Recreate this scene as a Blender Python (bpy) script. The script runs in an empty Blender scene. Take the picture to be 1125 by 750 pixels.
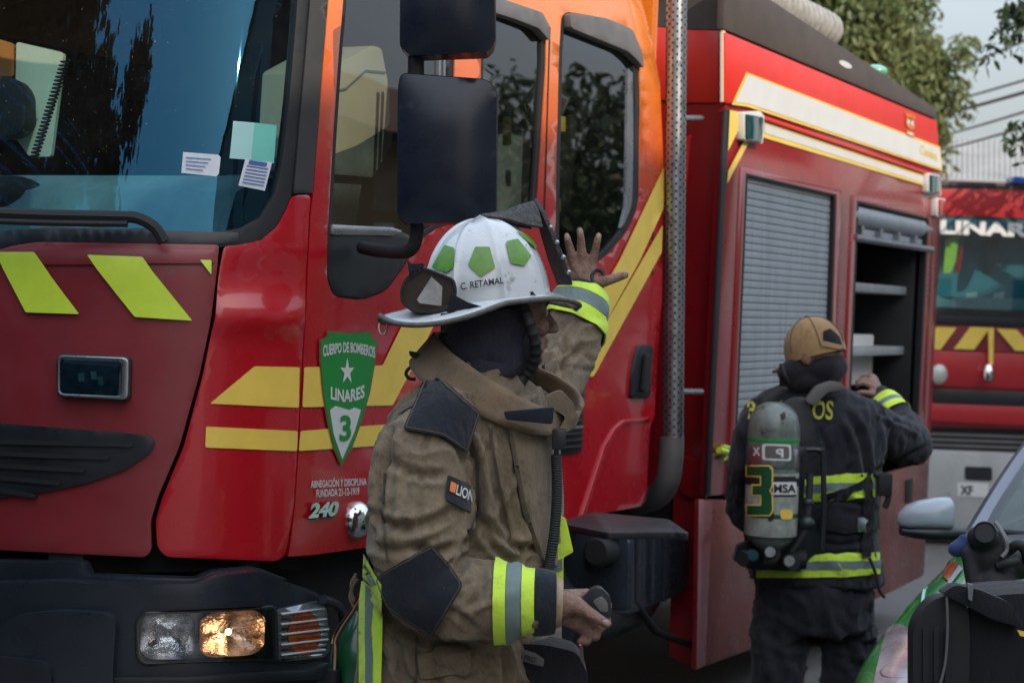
import bpy, bmesh, math, random
import numpy as np
from mathutils import Vector, Matrix, noise
from mathutils.geometry import delaunay_2d_cdt
from mathutils.bvhtree import BVHTree
random.seed(7); RNG = np.random.default_rng(7)
SC = bpy.context.scene; COL = SC.collection
R_ = math.radians
# ------------------------------------------------------------------ survey camera
FPX, CX, CY = 2000.0, 562.5, 375.0
PITCH, ROLL = math.atan(45/2000), R_(2.1)
CAM = Vector((0, 0, 1.65))
FW = Vector((0, math.cos(PITCH), -math.sin(PITCH)))
_u0, _r0 = Vector((0, math.sin(PITCH), math.cos(PITCH))), Vector((1, 0, 0))
RT = _r0*math.cos(ROLL)+_u0*math.sin(ROLL)
UP = _u0*math.cos(ROLL)-_r0*math.sin(ROLL)
def ray(x, y): return FW+RT*((x-CX)/FPX)-UP*((y-CY)/FPX)
def W(x, y, Y):
    d = ray(x, y); return CAM+d*(Y/d.y)
# vehicle axes: D runs back along the parked engine, N points out of its near side
TH = R_(27.5)
D = Vector((math.sin(TH), math.cos(TH), 0)); N = Vector((math.cos(TH), -math.sin(TH), 0)); Z = Vector((0, 0, 1))
B = Vector((.832, 7.14, 0))
def T(u, w, z): return B+D*u+N*w+Z*z
def toT(p):
    q = p-B; return q.dot(D), q.dot(N), p.z
# ------------------------------------------------------------------ surfaces to lay panels on
class Plane:
    def __init__(s, n, d): s.n, s.d = n.normalized(), d          # (p-B).n = d
    def hits(s, P, off=0):
        out = []
        for x, y in P:
            r = ray(x, y); t = (s.d+off-(CAM-B).dot(s.n))/r.dot(s.n)
            out.append(CAM+r*t)
        return out, [s.n]*len(P)
def PW(w): return Plane(N, w)
def PU(u): return Plane(-D, -u)
class Facing(Plane):                                            # upright plane square to the street at depth Y
    def __init__(s, Y): s.n, s.d = Vector((0, -1, 0)), -(Y-B.y)
def catmull(P, n=12, closed=False):
    P = [Vector(p) for p in P]; out = []; m = len(P)
    for i in range(m if closed else m-1):
        a, b, c, d = (P[(i+k) % m] if closed else P[min(max(i+k, 0), m-1)] for k in (-1, 0, 1, 2))
        for j in range(n):
            t = j/n
            out.append(.5*((2*b)+(c-a)*t+(2*a-5*b+4*c-d)*t*t+(3*b-a-3*c+d)*t**3))
    if not closed: out.append(P[-1])
    return out
_pl = [(-3.40, -1.15), (-3.385, -.95), (-3.36, -.75), (-3.32, -.55), (-3.26, -.36), (-3.18, -.21), (-3.08, -.105), (-2.95, -.045), (-2.78, -.015), (-2.55, -.003), (-2.2, 0), (0, 0)]
_cv = catmull([(a, b, 0) for a, b in _pl], 10)
_cu = np.array([p.x for p in _cv]); _cw = np.array([p.y for p in _cv])
_o = np.argsort(_cu); _cu = _cu[_o]; _cw = _cw[_o]
class Cab:
    def __init__(s, grow=0, rake=.2, z0=1.70, under=0): s.g, s.rake, s.z0, s.under = grow, rake, z0, under
    def f(s, p):
        q = p-np.array(B); d, n = np.array(D), np.array(N)
        u, w, z = q@d, q@n, p[..., 2]
        u = u-s.rake*np.maximum(0, z-s.z0)+s.g
        u = u-s.under*np.maximum(0, 1.12-z)**1.5
        w = w+.06*np.maximum(0, z-1.75)+.18*np.maximum(0, z-2.45)**2
        hw = np.interp(u, _cu, _cw+1.15)+s.g*.8
        hw = np.where(u < -3.40, -3-3*(-3.4-u), hw)
        return np.abs(w+1.15)-hw
    def hits(s, P, off=0):
        d = np.array([list(ray(x, y)) for x, y in P]); c = np.array(CAM)
        ts = np.linspace(2.5, 8.5, 240)
        F = s.f(c+d[:, None, :]*ts[None, :, None])
        i = np.argmax(F < 0, axis=1); i = np.maximum(i, 1)
        lo, hi = ts[i-1].copy(), ts[i].copy()
        for _ in range(26):
            m = (lo+hi)/2; ins = s.f(c+d*m[:, None]) < 0
            hi = np.where(ins, m, hi); lo = np.where(ins, lo, m)
        p = c+d*hi[:, None]; e = 2e-3
        g = np.stack([s.f(p+np.array(v)*e)-s.f(p-np.array(v)*e) for v in ((1, 0, 0), (0, 1, 0), (0, 0, 1))], 1)
        g /= np.linalg.norm(g, axis=1, keepdims=True)+1e-12
        p = p+g*off
        return [Vector(a) for a in p], [Vector(a) for a in g]
class Skin:                                                     # the surface of a mesh already built
    def __init__(s, objs):
        vs, fs = [], []
        for o in (objs if isinstance(objs, (list, tuple)) else [objs]):
            k = len(vs); off = root_loc(o)
            vs += [v.co+off for v in o.data.vertices]; fs += [[k+i for i in p.vertices] for p in o.data.polygons]
        s.t = BVHTree.FromPolygons(vs, fs)
    def hits(s, P, off=0):
        out, ns, last = [], [], None
        for x, y in P:
            r = ray(x, y).normalized(); h = s.t.ray_cast(CAM, r)
            if h[0] is None:
                q = CAM+r*(last if last else 4.5); h = s.t.find_nearest(q)
            else: last = (h[0]-CAM).length
            n = h[1]
            if n.dot(r) > 0: n = -n
            out.append(h[0]+n*off); ns.append(n)
        return out, ns
    def near(s, p, off=0):
        h = s.t.find_nearest(p); return h[0]+(p-h[0]).normalized()*off if (p-h[0]).length > 1e-9 else h[0]
# ------------------------------------------------------------------ mesh collector
def root_loc(o):
    while o.parent is not None: o = o.parent
    return Vector(o.location)
class G:
    def __init__(s): s.v, s.f = [], []
    def add(s, v, f):
        k = len(s.v); s.v += [Vector(p) for p in v]; s.f += [tuple(k+i for i in q) for q in f]; return s
    def hexa(s, p):                                             # eight corners: bottom ring, top ring
        return s.add(p, [(3, 2, 1, 0), (4, 5, 6, 7), (0, 1, 5, 4), (1, 2, 6, 5), (2, 3, 7, 6), (3, 0, 4, 7)])
    def box(s, c, sx, sy, sz, M=None):
        M = M or Matrix.Identity(3); c = Vector(c)
        return s.hexa([c+M@Vector((x*sx/2, y*sy/2, z*sz/2)) for z in (-1, 1) for x, y in ((-1, -1), (1, -1), (1, 1), (-1, 1))])
    def tb(s, u0, u1, w0, w1, z0, z1):                          # box in vehicle axes
        return s.hexa([T(u, w, z) for z in (z0, z1) for u, w in ((u0, w0), (u0, w1), (u1, w1), (u1, w0))])
    def wb(s, x0, x1, y0, y1, z0, z1):
        return s.hexa([(x, y, z) for z in (z0, z1) for x, y in ((x0, y0), (x1, y0), (x1, y1), (x0, y1))])
    def tube(s, path, r, seg=12, cap=True, closed=False):
        P = [Vector(p) for p in path]; m = len(P)
        rs = r if isinstance(r, (list, tuple)) else [r]*m
        up = None; rings = []
        for i in range(m):
            a, b = (P[(i-1) % m], P[(i+1) % m]) if closed else (P[max(i-1, 0)], P[min(i+1, m-1)])
            t = (b-a).normalized()
            if up is None: up = t.orthogonal().normalized()
            up = (up-t*up.dot(t)).normalized(); sd = t.cross(up)
            rings.append([P[i]+(up*math.cos(2*math.pi*k/seg)+sd*math.sin(2*math.pi*k/seg))*rs[i] for k in range(seg)])
        f = []
        for i in range(m if closed else m-1):
            j = (i+1) % m
            for k in range(seg): f.append((i*seg+k, i*seg+(k+1) % seg, j*seg+(k+1) % seg, j*seg+k))
        if cap and not closed: f += [tuple(range(seg))[::-1], tuple((m-1)*seg+k for k in range(seg))]
        return s.add([p for r_ in rings for p in r_], f)
    def rings(s, R, cap=True, closed=True):                     # loft through equal rings
        n = len(R[0]); f = []
        for i in range(len(R)-1):
            for k in range(n if closed else n-1): f.append((i*n+k, i*n+(k+1) % n, (i+1)*n+(k+1) % n, (i+1)*n+k))
        if cap: f += [tuple(range(n))[::-1], tuple((len(R)-1)*n+k for k in range(n))]
        return s.add([p for r in R for p in r], f)
    def ell(s, c, a, b=None, d=None, n=16, m=10):               # ellipsoid with axis vectors a, b, d
        c = Vector(c)
        if b is None: a, b, d = Vector((a, 0, 0)), Vector((0, a, 0)), Vector((0, 0, a))
        R = [[c+Vector(a)*math.cos(t)*math.sin(p)+Vector(b)*math.sin(t)*math.sin(p)+Vector(d)*math.cos(p) for t in [2*math.pi*k/n for k in range(n)]] for p in [math.pi*(i+.02)/(m+.04) for i in range(m+1)]]
        return s.rings(R)
    def cap(s, p0, r0, p1, r1, n=14):                           # tapered capsule
        p0, p1 = Vector(p0), Vector(p1); t = (p1-p0).normalized(); P, Q = [], []
        for a in (-80, -55, -30, 0): P.append(p0+t*r0*math.sin(R_(a))); Q.append(r0*math.cos(R_(a)))
        for a in (0, 30, 55, 80): P.append(p1+t*r1*math.sin(R_(a))); Q.append(r1*math.cos(R_(a)))
        return s.tube(P, Q, n)
    def chain(s, pts, n=14):
        for (a, ra), (b, rb) in zip(pts, pts[1:]): s.cap(a, ra, b, rb, n)
        return s
    def lathe(s, c, axis, prof, n=28, ref=None):                # prof: (radius, height along axis)
        c, a = Vector(c), Vector(axis).normalized(); x = (Vector(ref)-a*Vector(ref).dot(a)).normalized() if ref else a.orthogonal().normalized(); y = a.cross(x)
        return s.rings([[c+a*h+(x*math.cos(2*math.pi*k/n)+y*math.sin(2*math.pi*k/n))*max(r, 1e-4) for k in range(n)] for r, h in prof])
def setprops(o, label=None, cat=None, group=None, kind=None):
    for k, v in (('label', label), ('category', cat), ('group', group), ('kind', kind)):
        if v: o[k] = v
    return o
def thing(name, loc, label, cat, group=None):
    o = bpy.data.objects.new(name, None); COL.objects.link(o); o.location = loc
    o.empty_display_size = .1
    return setprops(o, label, cat, group)
def mesh_obj(name, me, parent=None):
    o = bpy.data.objects.new(name, me); COL.objects.link(o)
    if parent is not None: o.parent = parent
    return o
def mk(name, g, mat, parent=None, smooth=40, bevel=0, loc=None, mods=(), segs=2, label=None, cat=None, group=None, kind=None, merge=False):
    off = root_loc(parent) if parent is not None else Vector(loc if loc is not None else (0, 0, 0))
    me = bpy.data.meshes.new(name); me.from_pydata([tuple(p-off) for p in g.v], [], g.f)
    bm = bmesh.new(); bm.from_mesh(me)
    if merge: bmesh.ops.remove_doubles(bm, verts=bm.verts, dist=1e-5)
    bmesh.ops.recalc_face_normals(bm, faces=bm.faces); bm.to_mesh(me); bm.free()
    o = mesh_obj(name, me, parent)
    if parent is None: o.location = off
    if bevel:
        m = o.modifiers.new('b', 'BEVEL'); m.width, m.segments, m.limit_method, m.angle_limit = bevel, segs, 'ANGLE', R_(35)
    for kind_, kw in mods:
        m = o.modifiers.new(kind_, kind_)
        for k, v in kw.items(): setattr(m, k, v)
    if bevel or mods: bake(o)
    o.data.materials.clear(); o.data.materials.append(mat)
    if smooth:
        o.data.shade_smooth(); o.data.set_sharp_from_angle(angle=R_(smooth))
    return setprops(o, label, cat, group, kind)
def bake(o):
    dg = bpy.context.evaluated_depsgraph_get(); ev = o.evaluated_get(dg)
    me = bpy.data.meshes.new_from_object(ev); o.modifiers.clear(); old = o.data; o.data = me; me.name = o.name
    bpy.data.meshes.remove(old)
def inside(x, y, P):
    c = False; j = len(P)-1
    for i in range(len(P)):
        xi, yi = P[i]; xj, yj = P[j]
        if (yi > y) != (yj > y) and x < (xj-xi)*(y-yi)/(yj-yi)+xi: c = not c
        j = i
    return c
def rnd(P, r, n=5):                                             # round the corners of an outline
    out = []; m = len(P); r = r if isinstance(r, (list, tuple)) else [r]*m
    for i in range(m):
        p, a, b = Vector(P[i]), Vector(P[i-1]), Vector(P[(i+1) % m])
        la, lb = (a-p).length, (b-p).length; k = min(r[i], la*.48, lb*.48)
        if k < .3: out.append(tuple(p)); continue
        s, e = p+(a-p)*(k/la), p+(b-p)*(k/lb)
        for j in range(n+1):
            t = j/n; out.append(tuple(s*(1-t)**2+p*2*t*(1-t)+e*t*t))
    return out
def inset(P, d):                                                # shrink (d>0) an outline
    ar = sum(P[i-1][0]*P[i][1]-P[i][0]*P[i-1][1] for i in range(len(P))); sg = 1 if ar > 0 else -1; out = []
    for i in range(len(P)):
        p, a, b = Vector(P[i]), Vector(P[i-1]), Vector(P[(i+1) % len(P)])
        n1, n2 = (p-a), (b-p)
        if n1.length < 1e-6 or n2.length < 1e-6: out.append(tuple(p)); continue
        n1, n2 = Vector((-n1.y, n1.x)).normalized()*sg, Vector((-n2.y, n2.x)).normalized()*sg
        m = n1+n2; m = m/max(m.length_squared, .5)*2
        out.append(tuple(p+m*d))
    return out
def loop_dense(P, g):
    out = []
    for i in range(len(P)):
        a, b = Vector(P[i]), Vector(P[(i+1) % len(P)]); n = max(1, int((b-a).length/g))
        out += [tuple(a+(b-a)*(k/n)) for k in range(n)]
    return out
def sheet(P, surf, off=0, holes=(), grid=None):                 # triangulated sheet following a surface
    loops = [loop_dense(L, grid) if grid else list(L) for L in [P]+list(holes)]
    vs, es = [], []
    for L in loops:
        k = len(vs); vs += L; es += [(k+i, k+(i+1) % len(L)) for i in range(len(L))]
    if grid:
        xs, ys = [p[0] for p in P], [p[1] for p in P]
        y = min(ys)+grid*.5; row = 0
        while y < max(ys):
            x = min(xs)+grid*(.5 if row % 2 else .9)
            while x < max(xs):
                if inside(x, y, P) and not any(inside(x, y, h) for h in holes):
                    if all(min(abs(x-a)+abs(y-b) for a, b in L) > grid*.45 for L in loops): vs.append((x, y))
                x += grid
            y += grid*.87; row += 1
    r = delaunay_2d_cdt([Vector(v) for v in vs], es, [], 0, 1e-4)
    V = [(v.x, v.y) for v in r[0]]; F = []
    for f in r[2]:
        x = sum(V[i][0] for i in f)/3; y = sum(V[i][1] for i in f)/3
        if inside(x, y, P) and not any(inside(x, y, h) for h in holes): F.append(tuple(f))
    pts, ns = surf.hits(V, off)
    return pts, F, ns
def panel(name, P, surf, mat, parent, off=0, thick=0, holes=(), grid=None, bevel=0, smooth=40, label=None, segs=2, **kw):
    pts, F, ns = sheet(P, surf, off, holes, grid)
    g = G(); g.v = pts
    nf = []
    for f in F:
        n = (pts[f[1]]-pts[f[0]]).cross(pts[f[2]]-pts[f[0]])
        nf.append(f if n.dot(ns[f[0]]) > 0 else f[::-1])
    g.f = nf
    if thick:
        k = len(pts); cnt = {}
        g.v = pts+[p-n*thick for p, n in zip(pts, ns)]
        for f in nf:
            for a, b in zip(f, f[1:]+f[:1]): cnt[(a, b)] = 1
        rim = [(a, b) for a, b in cnt if (b, a) not in cnt]
        g.f = nf+[tuple(i+k for i in f[::-1]) for f in nf]+[(b, a, a+k, b+k) for a, b in rim]
    return mk(name, g, mat, parent, smooth=smooth, bevel=bevel, segs=segs, label=label, **kw)
def decal(name, polys, surf, mat, parent, off=.003, grid=None, **kw):   # several outlines, one mark
    g = G()
    for P in polys:
        pts, F, ns = sheet(P, surf, off, (), grid)
        F = [f if (pts[f[1]]-pts[f[0]]).cross(pts[f[2]]-pts[f[0]]).dot(ns[f[0]]) > 0 else f[::-1] for f in F]
        g.add(pts, F)
    return mk(name, g, mat, parent, **kw)
def text2d(txt, bold=0, res=3):
    cu = bpy.data.curves.new('t', 'FONT'); cu.body = txt; cu.offset = bold; cu.resolution_u = res; cu.fill_mode = 'FRONT'
    o = bpy.data.objects.new('t', cu); COL.objects.link(o); bpy.context.view_layer.update()
    me = bpy.data.meshes.new_from_object(o.evaluated_get(bpy.context.evaluated_depsgraph_get()))
    V = [(v.co.x, v.co.y) for v in me.vertices]; F = [tuple(p.vertices) for p in me.polygons]
    bpy.data.objects.remove(o); bpy.data.curves.remove(cu); bpy.data.meshes.remove(me)
    x0, x1 = min(v[0] for v in V), max(v[0] for v in V); y0, y1 = min(v[1] for v in V), max(v[1] for v in V)
    return [((x-x0)/(x1-x0), (y-y0)/(y1-y0)) for x, y in V], F
def lettering(name, txt, quad, surf, mat, parent, off=.004, bold=.02, arch=None, **kw):  # quad: TL, TR, BR, BL
    V, F = text2d(txt, bold); a, b, c, d = [Vector(q) for q in (quad or [(0, 0)]*4)]; P = []
    for s, t in V:
        if arch: P.append(arch(s, t)); continue
        P.append(tuple((a*(1-s)+b*s)*t+(d*(1-s)+c*s)*(1-t)))
    pts, ns = surf.hits(P, off); g = G(); g.v = pts
    g.f = [f if (pts[f[1]]-pts[f[0]]).cross(pts[f[2]]-pts[f[0]]).dot(ns[f[0]]) >= 0 else f[::-1] for f in F]
    me = bpy.data.meshes.new(name); off_ = root_loc(parent)
    me.from_pydata([tuple(p-off_) for p in g.v], [], g.f); me.materials.append(mat)
    return setprops(mesh_obj(name, me, parent), **kw)
def remesh(g, voxel, it=6, fac=.5):                             # fuse overlapping solids into one skin
    me = bpy.data.meshes.new('r'); me.from_pydata([tuple(p) for p in g.v], [], g.f)
    bm = bmesh.new(); bm.from_mesh(me); bmesh.ops.recalc_face_normals(bm, faces=bm.faces); bm.to_mesh(me); bm.free()
    o = bpy.data.objects.new('r', me); COL.objects.link(o)
    m = o.modifiers.new('r', 'REMESH'); m.mode = 'VOXEL'; m.voxel_size = voxel
    if it:
        m = o.modifiers.new('s', 'SMOOTH'); m.factor, m.iterations = fac, it
    bpy.context.view_layer.update()
    e = bpy.data.meshes.new_from_object(o.evaluated_get(bpy.context.evaluated_depsgraph_get()))
    out = G(); out.v = [v.co.copy() for v in e.vertices]; out.f = [tuple(p.vertices) for p in e.polygons]
    bpy.data.objects.remove(o); bpy.data.meshes.remove(me); bpy.data.meshes.remove(e)
    return out
def vnormals(g):
    V = np.array([list(v) for v in g.v]); n = np.zeros_like(V); F = np.array([f[:4] if len(f) > 3 else (f[0], f[1], f[2], f[2]) for f in g.f])
    c = np.cross(V[F[:, 2]]-V[F[:, 0]], V[F[:, 3]]-V[F[:, 1]])
    for k in range(4): np.add.at(n, F[:, k], c)
    return V, n/(np.linalg.norm(n, axis=1, keepdims=True)+1e-12)
def folds(g, strokes, surf, noise_amp=.003, noise_scale=14, seed=0, ridge=0):   # press creases into cloth along drawn lines
    V, n = vnormals(g)
    cam = np.array(CAM); dsp = np.zeros(len(V))
    front = np.einsum('ij,ij->i', n, cam-V) > 0
    for pts, amp, wid in strokes:
        c = catmull([(x, y, 0) for x, y in pts], 8); L, _ = surf.hits([(p.x, p.y) for p in c]); L = np.array([list(p) for p in L])
        dm = np.full(len(V), 9.); tt = np.zeros(len(V))
        for i in range(len(L)-1):
            a, b = L[i], L[i+1]; ab = b-a; l2 = (ab@ab)+1e-12
            t = np.clip(((V-a)@ab)/l2, 0, 1); dd = np.linalg.norm(V-(a+t[:, None]*ab), axis=1)
            s = dd < dm; dm[s] = dd[s]; tt[s] = (i+t[s])/(len(L)-1)
        taper = np.clip(np.minimum(tt, 1-tt)*5, 0, 1)**.7*.85+.15
        x = dm/wid
        prof = np.exp(-x*x)-.45*np.exp(-((x-1.7)**2)*1.6)         # a valley with raised shoulders (amp<0: ridge)
        dsp -= amp*prof*taper*front
    for i, p in enumerate(g.v):
        q = p*noise_scale+Vector((seed, 0, 0))
        dsp[i] += noise_amp*(noise.fractal(Vector((q.x, q.y, q.z*.6)), .8, 2.2, 3))
        if ridge:
            w_ = p*6.5+Vector((seed*1.7, 3, 0))+noise.noise_vector(p*3)*1.3; rv = noise.noise(Vector((w_.x*1.6, w_.y*1.6, w_.z*1.0))); rw = noise.noise(Vector((w_.z*1.9+4, w_.x*1.3, w_.y*1.5+9)))
            dsp[i] += ridge*(1.4*(1-min(1, abs(rv)*3.2))**2-.9*(1-min(1, abs(rw)*3.4))**2)
    V = V+n*dsp[:, None]
    g.v = [Vector(v) for v in V]
    return g
# ------------------------------------------------------------------ materials
def mat_new(name):
    m = bpy.data.materials.new(name); m.use_nodes = True; nt = m.node_tree; nt.nodes.clear()
    out = nt.nodes.new('ShaderNodeOutputMaterial'); b = nt.nodes.new('ShaderNodeBsdfPrincipled'); nt.links.new(b.outputs[0], out.inputs[0])
    return m, nt, b, out
def tex_noise(nt, scale, detail=4, rough=.6, coord='Object', stretch=None):
    tc = nt.nodes.new('ShaderNodeTexCoord'); t = nt.nodes.new('ShaderNodeTexNoise'); t.inputs['Scale'].default_value = scale; t.inputs['Detail'].default_value = detail; t.inputs['Roughness'].default_value = rough
    if stretch:
        mp = nt.nodes.new('ShaderNodeMapping'); mp.inputs['Scale'].default_value = stretch
        nt.links.new(tc.outputs[coord], mp.inputs[0]); nt.links.new(mp.outputs[0], t.inputs['Vector'])
    else: nt.links.new(tc.outputs[coord], t.inputs['Vector'])
    return t
def ramp(nt, src, stops):
    r = nt.nodes.new('ShaderNodeValToRGB'); nt.links.new(src, r.inputs[0]); e = r.color_ramp.elements
    while len(e) < len(stops): e.new(.5)
    for el, (p, c) in zip(e, stops): el.position = p; el.color = (*c, 1) if len(c) == 3 else c
    return r
def pbr(name, c, rough=.5, metal=0, coat=0, var=.25, vs=6, bump=0, bs=60, spec=.5, c2=None, rv=0, fleck=None, stretch=None, coat_rough=.08, emit=None):
    m, nt, b, out = mat_new(name)
    c2 = c2 or tuple(x*(1-var) for x in c)
    t = tex_noise(nt, vs, 5, .65, stretch=stretch); r = ramp(nt, t.outputs['Fac'], [(.35, c2), (.65, c)])
    col = r.outputs[0]
    if fleck:                                                   # dust / wear specks: (colour, amount, scale)
        t2 = tex_noise(nt, fleck[2], 6, .75); r2 = ramp(nt, t2.outputs['Fac'], [(fleck[1], (0, 0, 0)), (min(.99, fleck[1]+.12), (1, 1, 1))])
        mx = nt.nodes.new('ShaderNodeMixRGB'); nt.links.new(r2.outputs[0], mx.inputs[0]); nt.links.new(col, mx.inputs[1]); mx.inputs[2].default_value = (*fleck[0], 1); col = mx.outputs[0]
    nt.links.new(col, b.inputs['Base Color'])
    b.inputs['Roughness'].default_value = rough; b.inputs['Metallic'].default_value = metal; b.inputs['Coat Weight'].default_value = coat; b.inputs['Coat Roughness'].default_value = coat_rough
    b.inputs['Specular IOR Level'].default_value = spec
    if rv:
        t3 = tex_noise(nt, vs*1.7, 5, .7); mr = nt.nodes.new('ShaderNodeMapRange'); nt.links.new(t3.outputs['Fac'], mr.inputs[0])
        mr.inputs[1].default_value, mr.inputs[2].default_value, mr.inputs[3].default_value, mr.inputs[4].default_value = .3, .7, max(.02, rough-rv), min(1, rough+rv); nt.links.new(mr.outputs[0], b.inputs['Roughness'])
    if bump:
        t4 = tex_noise(nt, bs, 4, .6); bp = nt.nodes.new('ShaderNodeBump'); bp.inputs['Strength'].default_value = bump; bp.inputs['Distance'].default_value = .01
        nt.links.new(t4.outputs['Fac'], bp.inputs['Height']); nt.links.new(bp.outputs[0], b.inputs['Normal'])
    if emit:
        b.inputs['Emission Color'].default_value = (*emit[0], 1); b.inputs['Emission Strength'].default_value = emit[1]
    return m
def sunlit_top(name, c, rough, **k):                                 # sunlight on the upper cab painted in: red turns orange with height
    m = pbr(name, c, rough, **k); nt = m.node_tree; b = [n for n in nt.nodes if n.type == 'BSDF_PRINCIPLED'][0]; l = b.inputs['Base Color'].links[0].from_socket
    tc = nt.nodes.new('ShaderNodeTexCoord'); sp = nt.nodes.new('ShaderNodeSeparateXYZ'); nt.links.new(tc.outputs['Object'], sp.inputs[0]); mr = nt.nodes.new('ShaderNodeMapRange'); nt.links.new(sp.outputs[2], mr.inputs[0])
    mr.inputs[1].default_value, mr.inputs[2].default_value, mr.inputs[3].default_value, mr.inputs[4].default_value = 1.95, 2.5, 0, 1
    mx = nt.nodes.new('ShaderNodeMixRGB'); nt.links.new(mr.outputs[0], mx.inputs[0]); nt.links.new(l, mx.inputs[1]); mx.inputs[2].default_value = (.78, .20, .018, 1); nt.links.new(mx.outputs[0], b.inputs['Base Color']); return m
def cloth(name, c, c2, dirt=None, weave=700, bump=.5, rough=.9, vs=5, wr=.35, wscale=18):
    m, nt, b, out = mat_new(name)
    t = tex_noise(nt, vs, 6, .65); r = ramp(nt, t.outputs['Fac'], [(.3, c2), (.68, c)]); col = r.outputs[0]
    if dirt:
        t2 = tex_noise(nt, vs*3.1, 6, .8); r2 = ramp(nt, t2.outputs['Fac'], [(.52, (0, 0, 0)), (.72, (.8, .8, .8))]); mx = nt.nodes.new('ShaderNodeMixRGB')
        nt.links.new(r2.outputs[0], mx.inputs[0]); nt.links.new(col, mx.inputs[1]); mx.inputs[2].default_value = (*dirt, 1); col = mx.outputs[0]
    nt.links.new(col, b.inputs['Base Color']); b.inputs['Roughness'].default_value = rough; b.inputs['Specular IOR Level'].default_value = .25
    b.inputs['Sheen Weight'].default_value = .15
    w = tex_noise(nt, weave, 2, .5); w2 = tex_noise(nt, wscale, 5, .62, stretch=(1, 1, .45)); 
    b1 = nt.nodes.new('ShaderNodeBump'); b1.inputs['Strength'].default_value = wr; b1.inputs['Distance'].default_value = .02; nt.links.new(w2.outputs['Fac'], b1.inputs['Height'])
    b2 = nt.nodes.new('ShaderNodeBump'); b2.inputs['Strength'].default_value = bump; b2.inputs['Distance'].default_value = .002; nt.links.new(w.outputs['Fac'], b2.inputs['Height']); nt.links.new(b1.outputs[0], b2.inputs['Normal'])
    nt.links.new(b2.outputs[0], b.inputs['Normal'])
    return m
def glass(name, tint=(.55, .68, .7), refl=.12, rough=.02, dust=.0, gc=(1, 1, 1)):
    m, nt, b, out = mat_new(name); nt.nodes.remove(b)
    tr = nt.nodes.new('ShaderNodeBsdfTransparent'); tr.inputs[0].default_value = (*tint, 1)
    gl = nt.nodes.new('ShaderNodeBsdfGlossy'); gl.inputs['Roughness'].default_value = rough; gl.inputs[0].default_value = (*gc, 1)
    lw = nt.nodes.new('ShaderNodeFresnel'); lw.inputs[0].default_value = 1.5
    ma = nt.nodes.new('ShaderNodeMath'); ma.operation = 'ADD'; ma.inputs[1].default_value = refl; ma.use_clamp = True
    nt.links.new(lw.outputs[0], ma.inputs[0]); mx = nt.nodes.new('ShaderNodeMixShader'); nt.links.new(ma.outputs[0], mx.inputs[0]); nt.links.new(tr.outputs[0], mx.inputs[1]); nt.links.new(gl.outputs[0], mx.inputs[2])
    sh = mx.outputs[0]
    if dust:
        df = nt.nodes.new('ShaderNodeBsdfDiffuse'); df.inputs[0].default_value = (.5, .5, .48, 1)
        t = tex_noise(nt, 3, 7, .8); t2 = tex_noise(nt, 160, 3, .7); r = ramp(nt, t.outputs['Fac'], [(.4, (dust*.3,)*3), (.7, (dust,)*3)]); r2 = ramp(nt, t2.outputs['Fac'], [(.68, (0, 0, 0)), (.74, (.35, .35, .35))])
        a2 = nt.nodes.new('ShaderNodeMath'); a2.operation = 'ADD'; nt.links.new(r.outputs[0], a2.inputs[0]); nt.links.new(r2.outputs[0], a2.inputs[1])
        m2 = nt.nodes.new('ShaderNodeMixShader'); nt.links.new(a2.outputs[0], m2.inputs[0]); nt.links.new(sh, m2.inputs[1]); nt.links.new(df.outputs[0], m2.inputs[2]); sh = m2.outputs[0]
    nt.links.new(sh, out.inputs[0])
    return m
M = {}
M['red'] = sunlit_top('red_paint', (.46, .005, .015), .28, coat=.75, var=.12, vs=3, rv=.08, fleck=((.16, .03, .03), .70, 22), coat_rough=.05)
M['dull_red'] = pbr('weathered_red_paint', (.23, .024, .032), .40, coat=.25, var=.22, vs=4, rv=.12, bump=.03, bs=220, fleck=((.13, .07, .07), .62, 14), coat_rough=.3)
M['body_red'] = pbr('body_red_paint', (.30, .008, .013), .33, coat=.8, var=.2, vs=3, rv=.1, fleck=((.15, .05, .05), .68, 16), coat_rough=.12)
M['sunlit_red'] = pbr('sunlit_red_paint', (.72, .030, .018), .42, coat=.1, var=.1, vs=2, rv=.1, coat_rough=.2)  # lit copy of the body red, with sunlight put into the colour
M['flap'] = pbr('scuffed_red_flap', (.34, .09, .075), .3, metal=.55, var=.45, vs=2.2, rv=.14, bump=.03, bs=8)
M['yellow'] = pbr('yellow_reflective_film', (.86, .60, .10), .45, var=.12, vs=9, coat=.2)
M['lime_film'] = pbr('lime_reflective_film', (.62, .80, .06), .4, var=.14, vs=9, coat=.25, fleck=((.2, .1, .05), .74, 30))
M['white_film'] = pbr('white_film', (.66, .66, .65), .45, var=.06, vs=8)
M['orange_film'] = pbr('orange_film', (.75, .22, .04), .5)
M['green_film'] = pbr('green_film', (.010, .25, .040), .45, var=.08)
M['gold_line'] = pbr('dark_gold_line', (.20, .13, .05), .5)
M['brown_roof'] = pbr('dark_roof_coating', (.075, .058, .05), .75, var=.25, vs=7, bump=.1, bs=180, fleck=((.4, .36, .33), .76, 30))
M['black'] = pbr('black_plastic', (.016, .019, .025), .42, var=.3, vs=5, rv=.12, bump=.06, bs=350, fleck=((.07, .07, .07), .7, 25))
M['mirror_shell'] = pbr('mirror_shell_plastic', (.008, .013, .025), .28, spec=.4, var=.2, vs=4, rv=.12, bump=.05, bs=500, fleck=((.035, .042, .055), .60, 7))
M['rubber'] = pbr('black_rubber', (.010, .011, .013), .7, var=.3, bump=.05, bs=90)
M['bumper'] = pbr('bumper_plastic', (.020, .026, .037), .30, var=.3, vs=5, rv=.1, bump=.06, bs=320, fleck=((.10, .10, .10), .7, 18))
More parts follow.
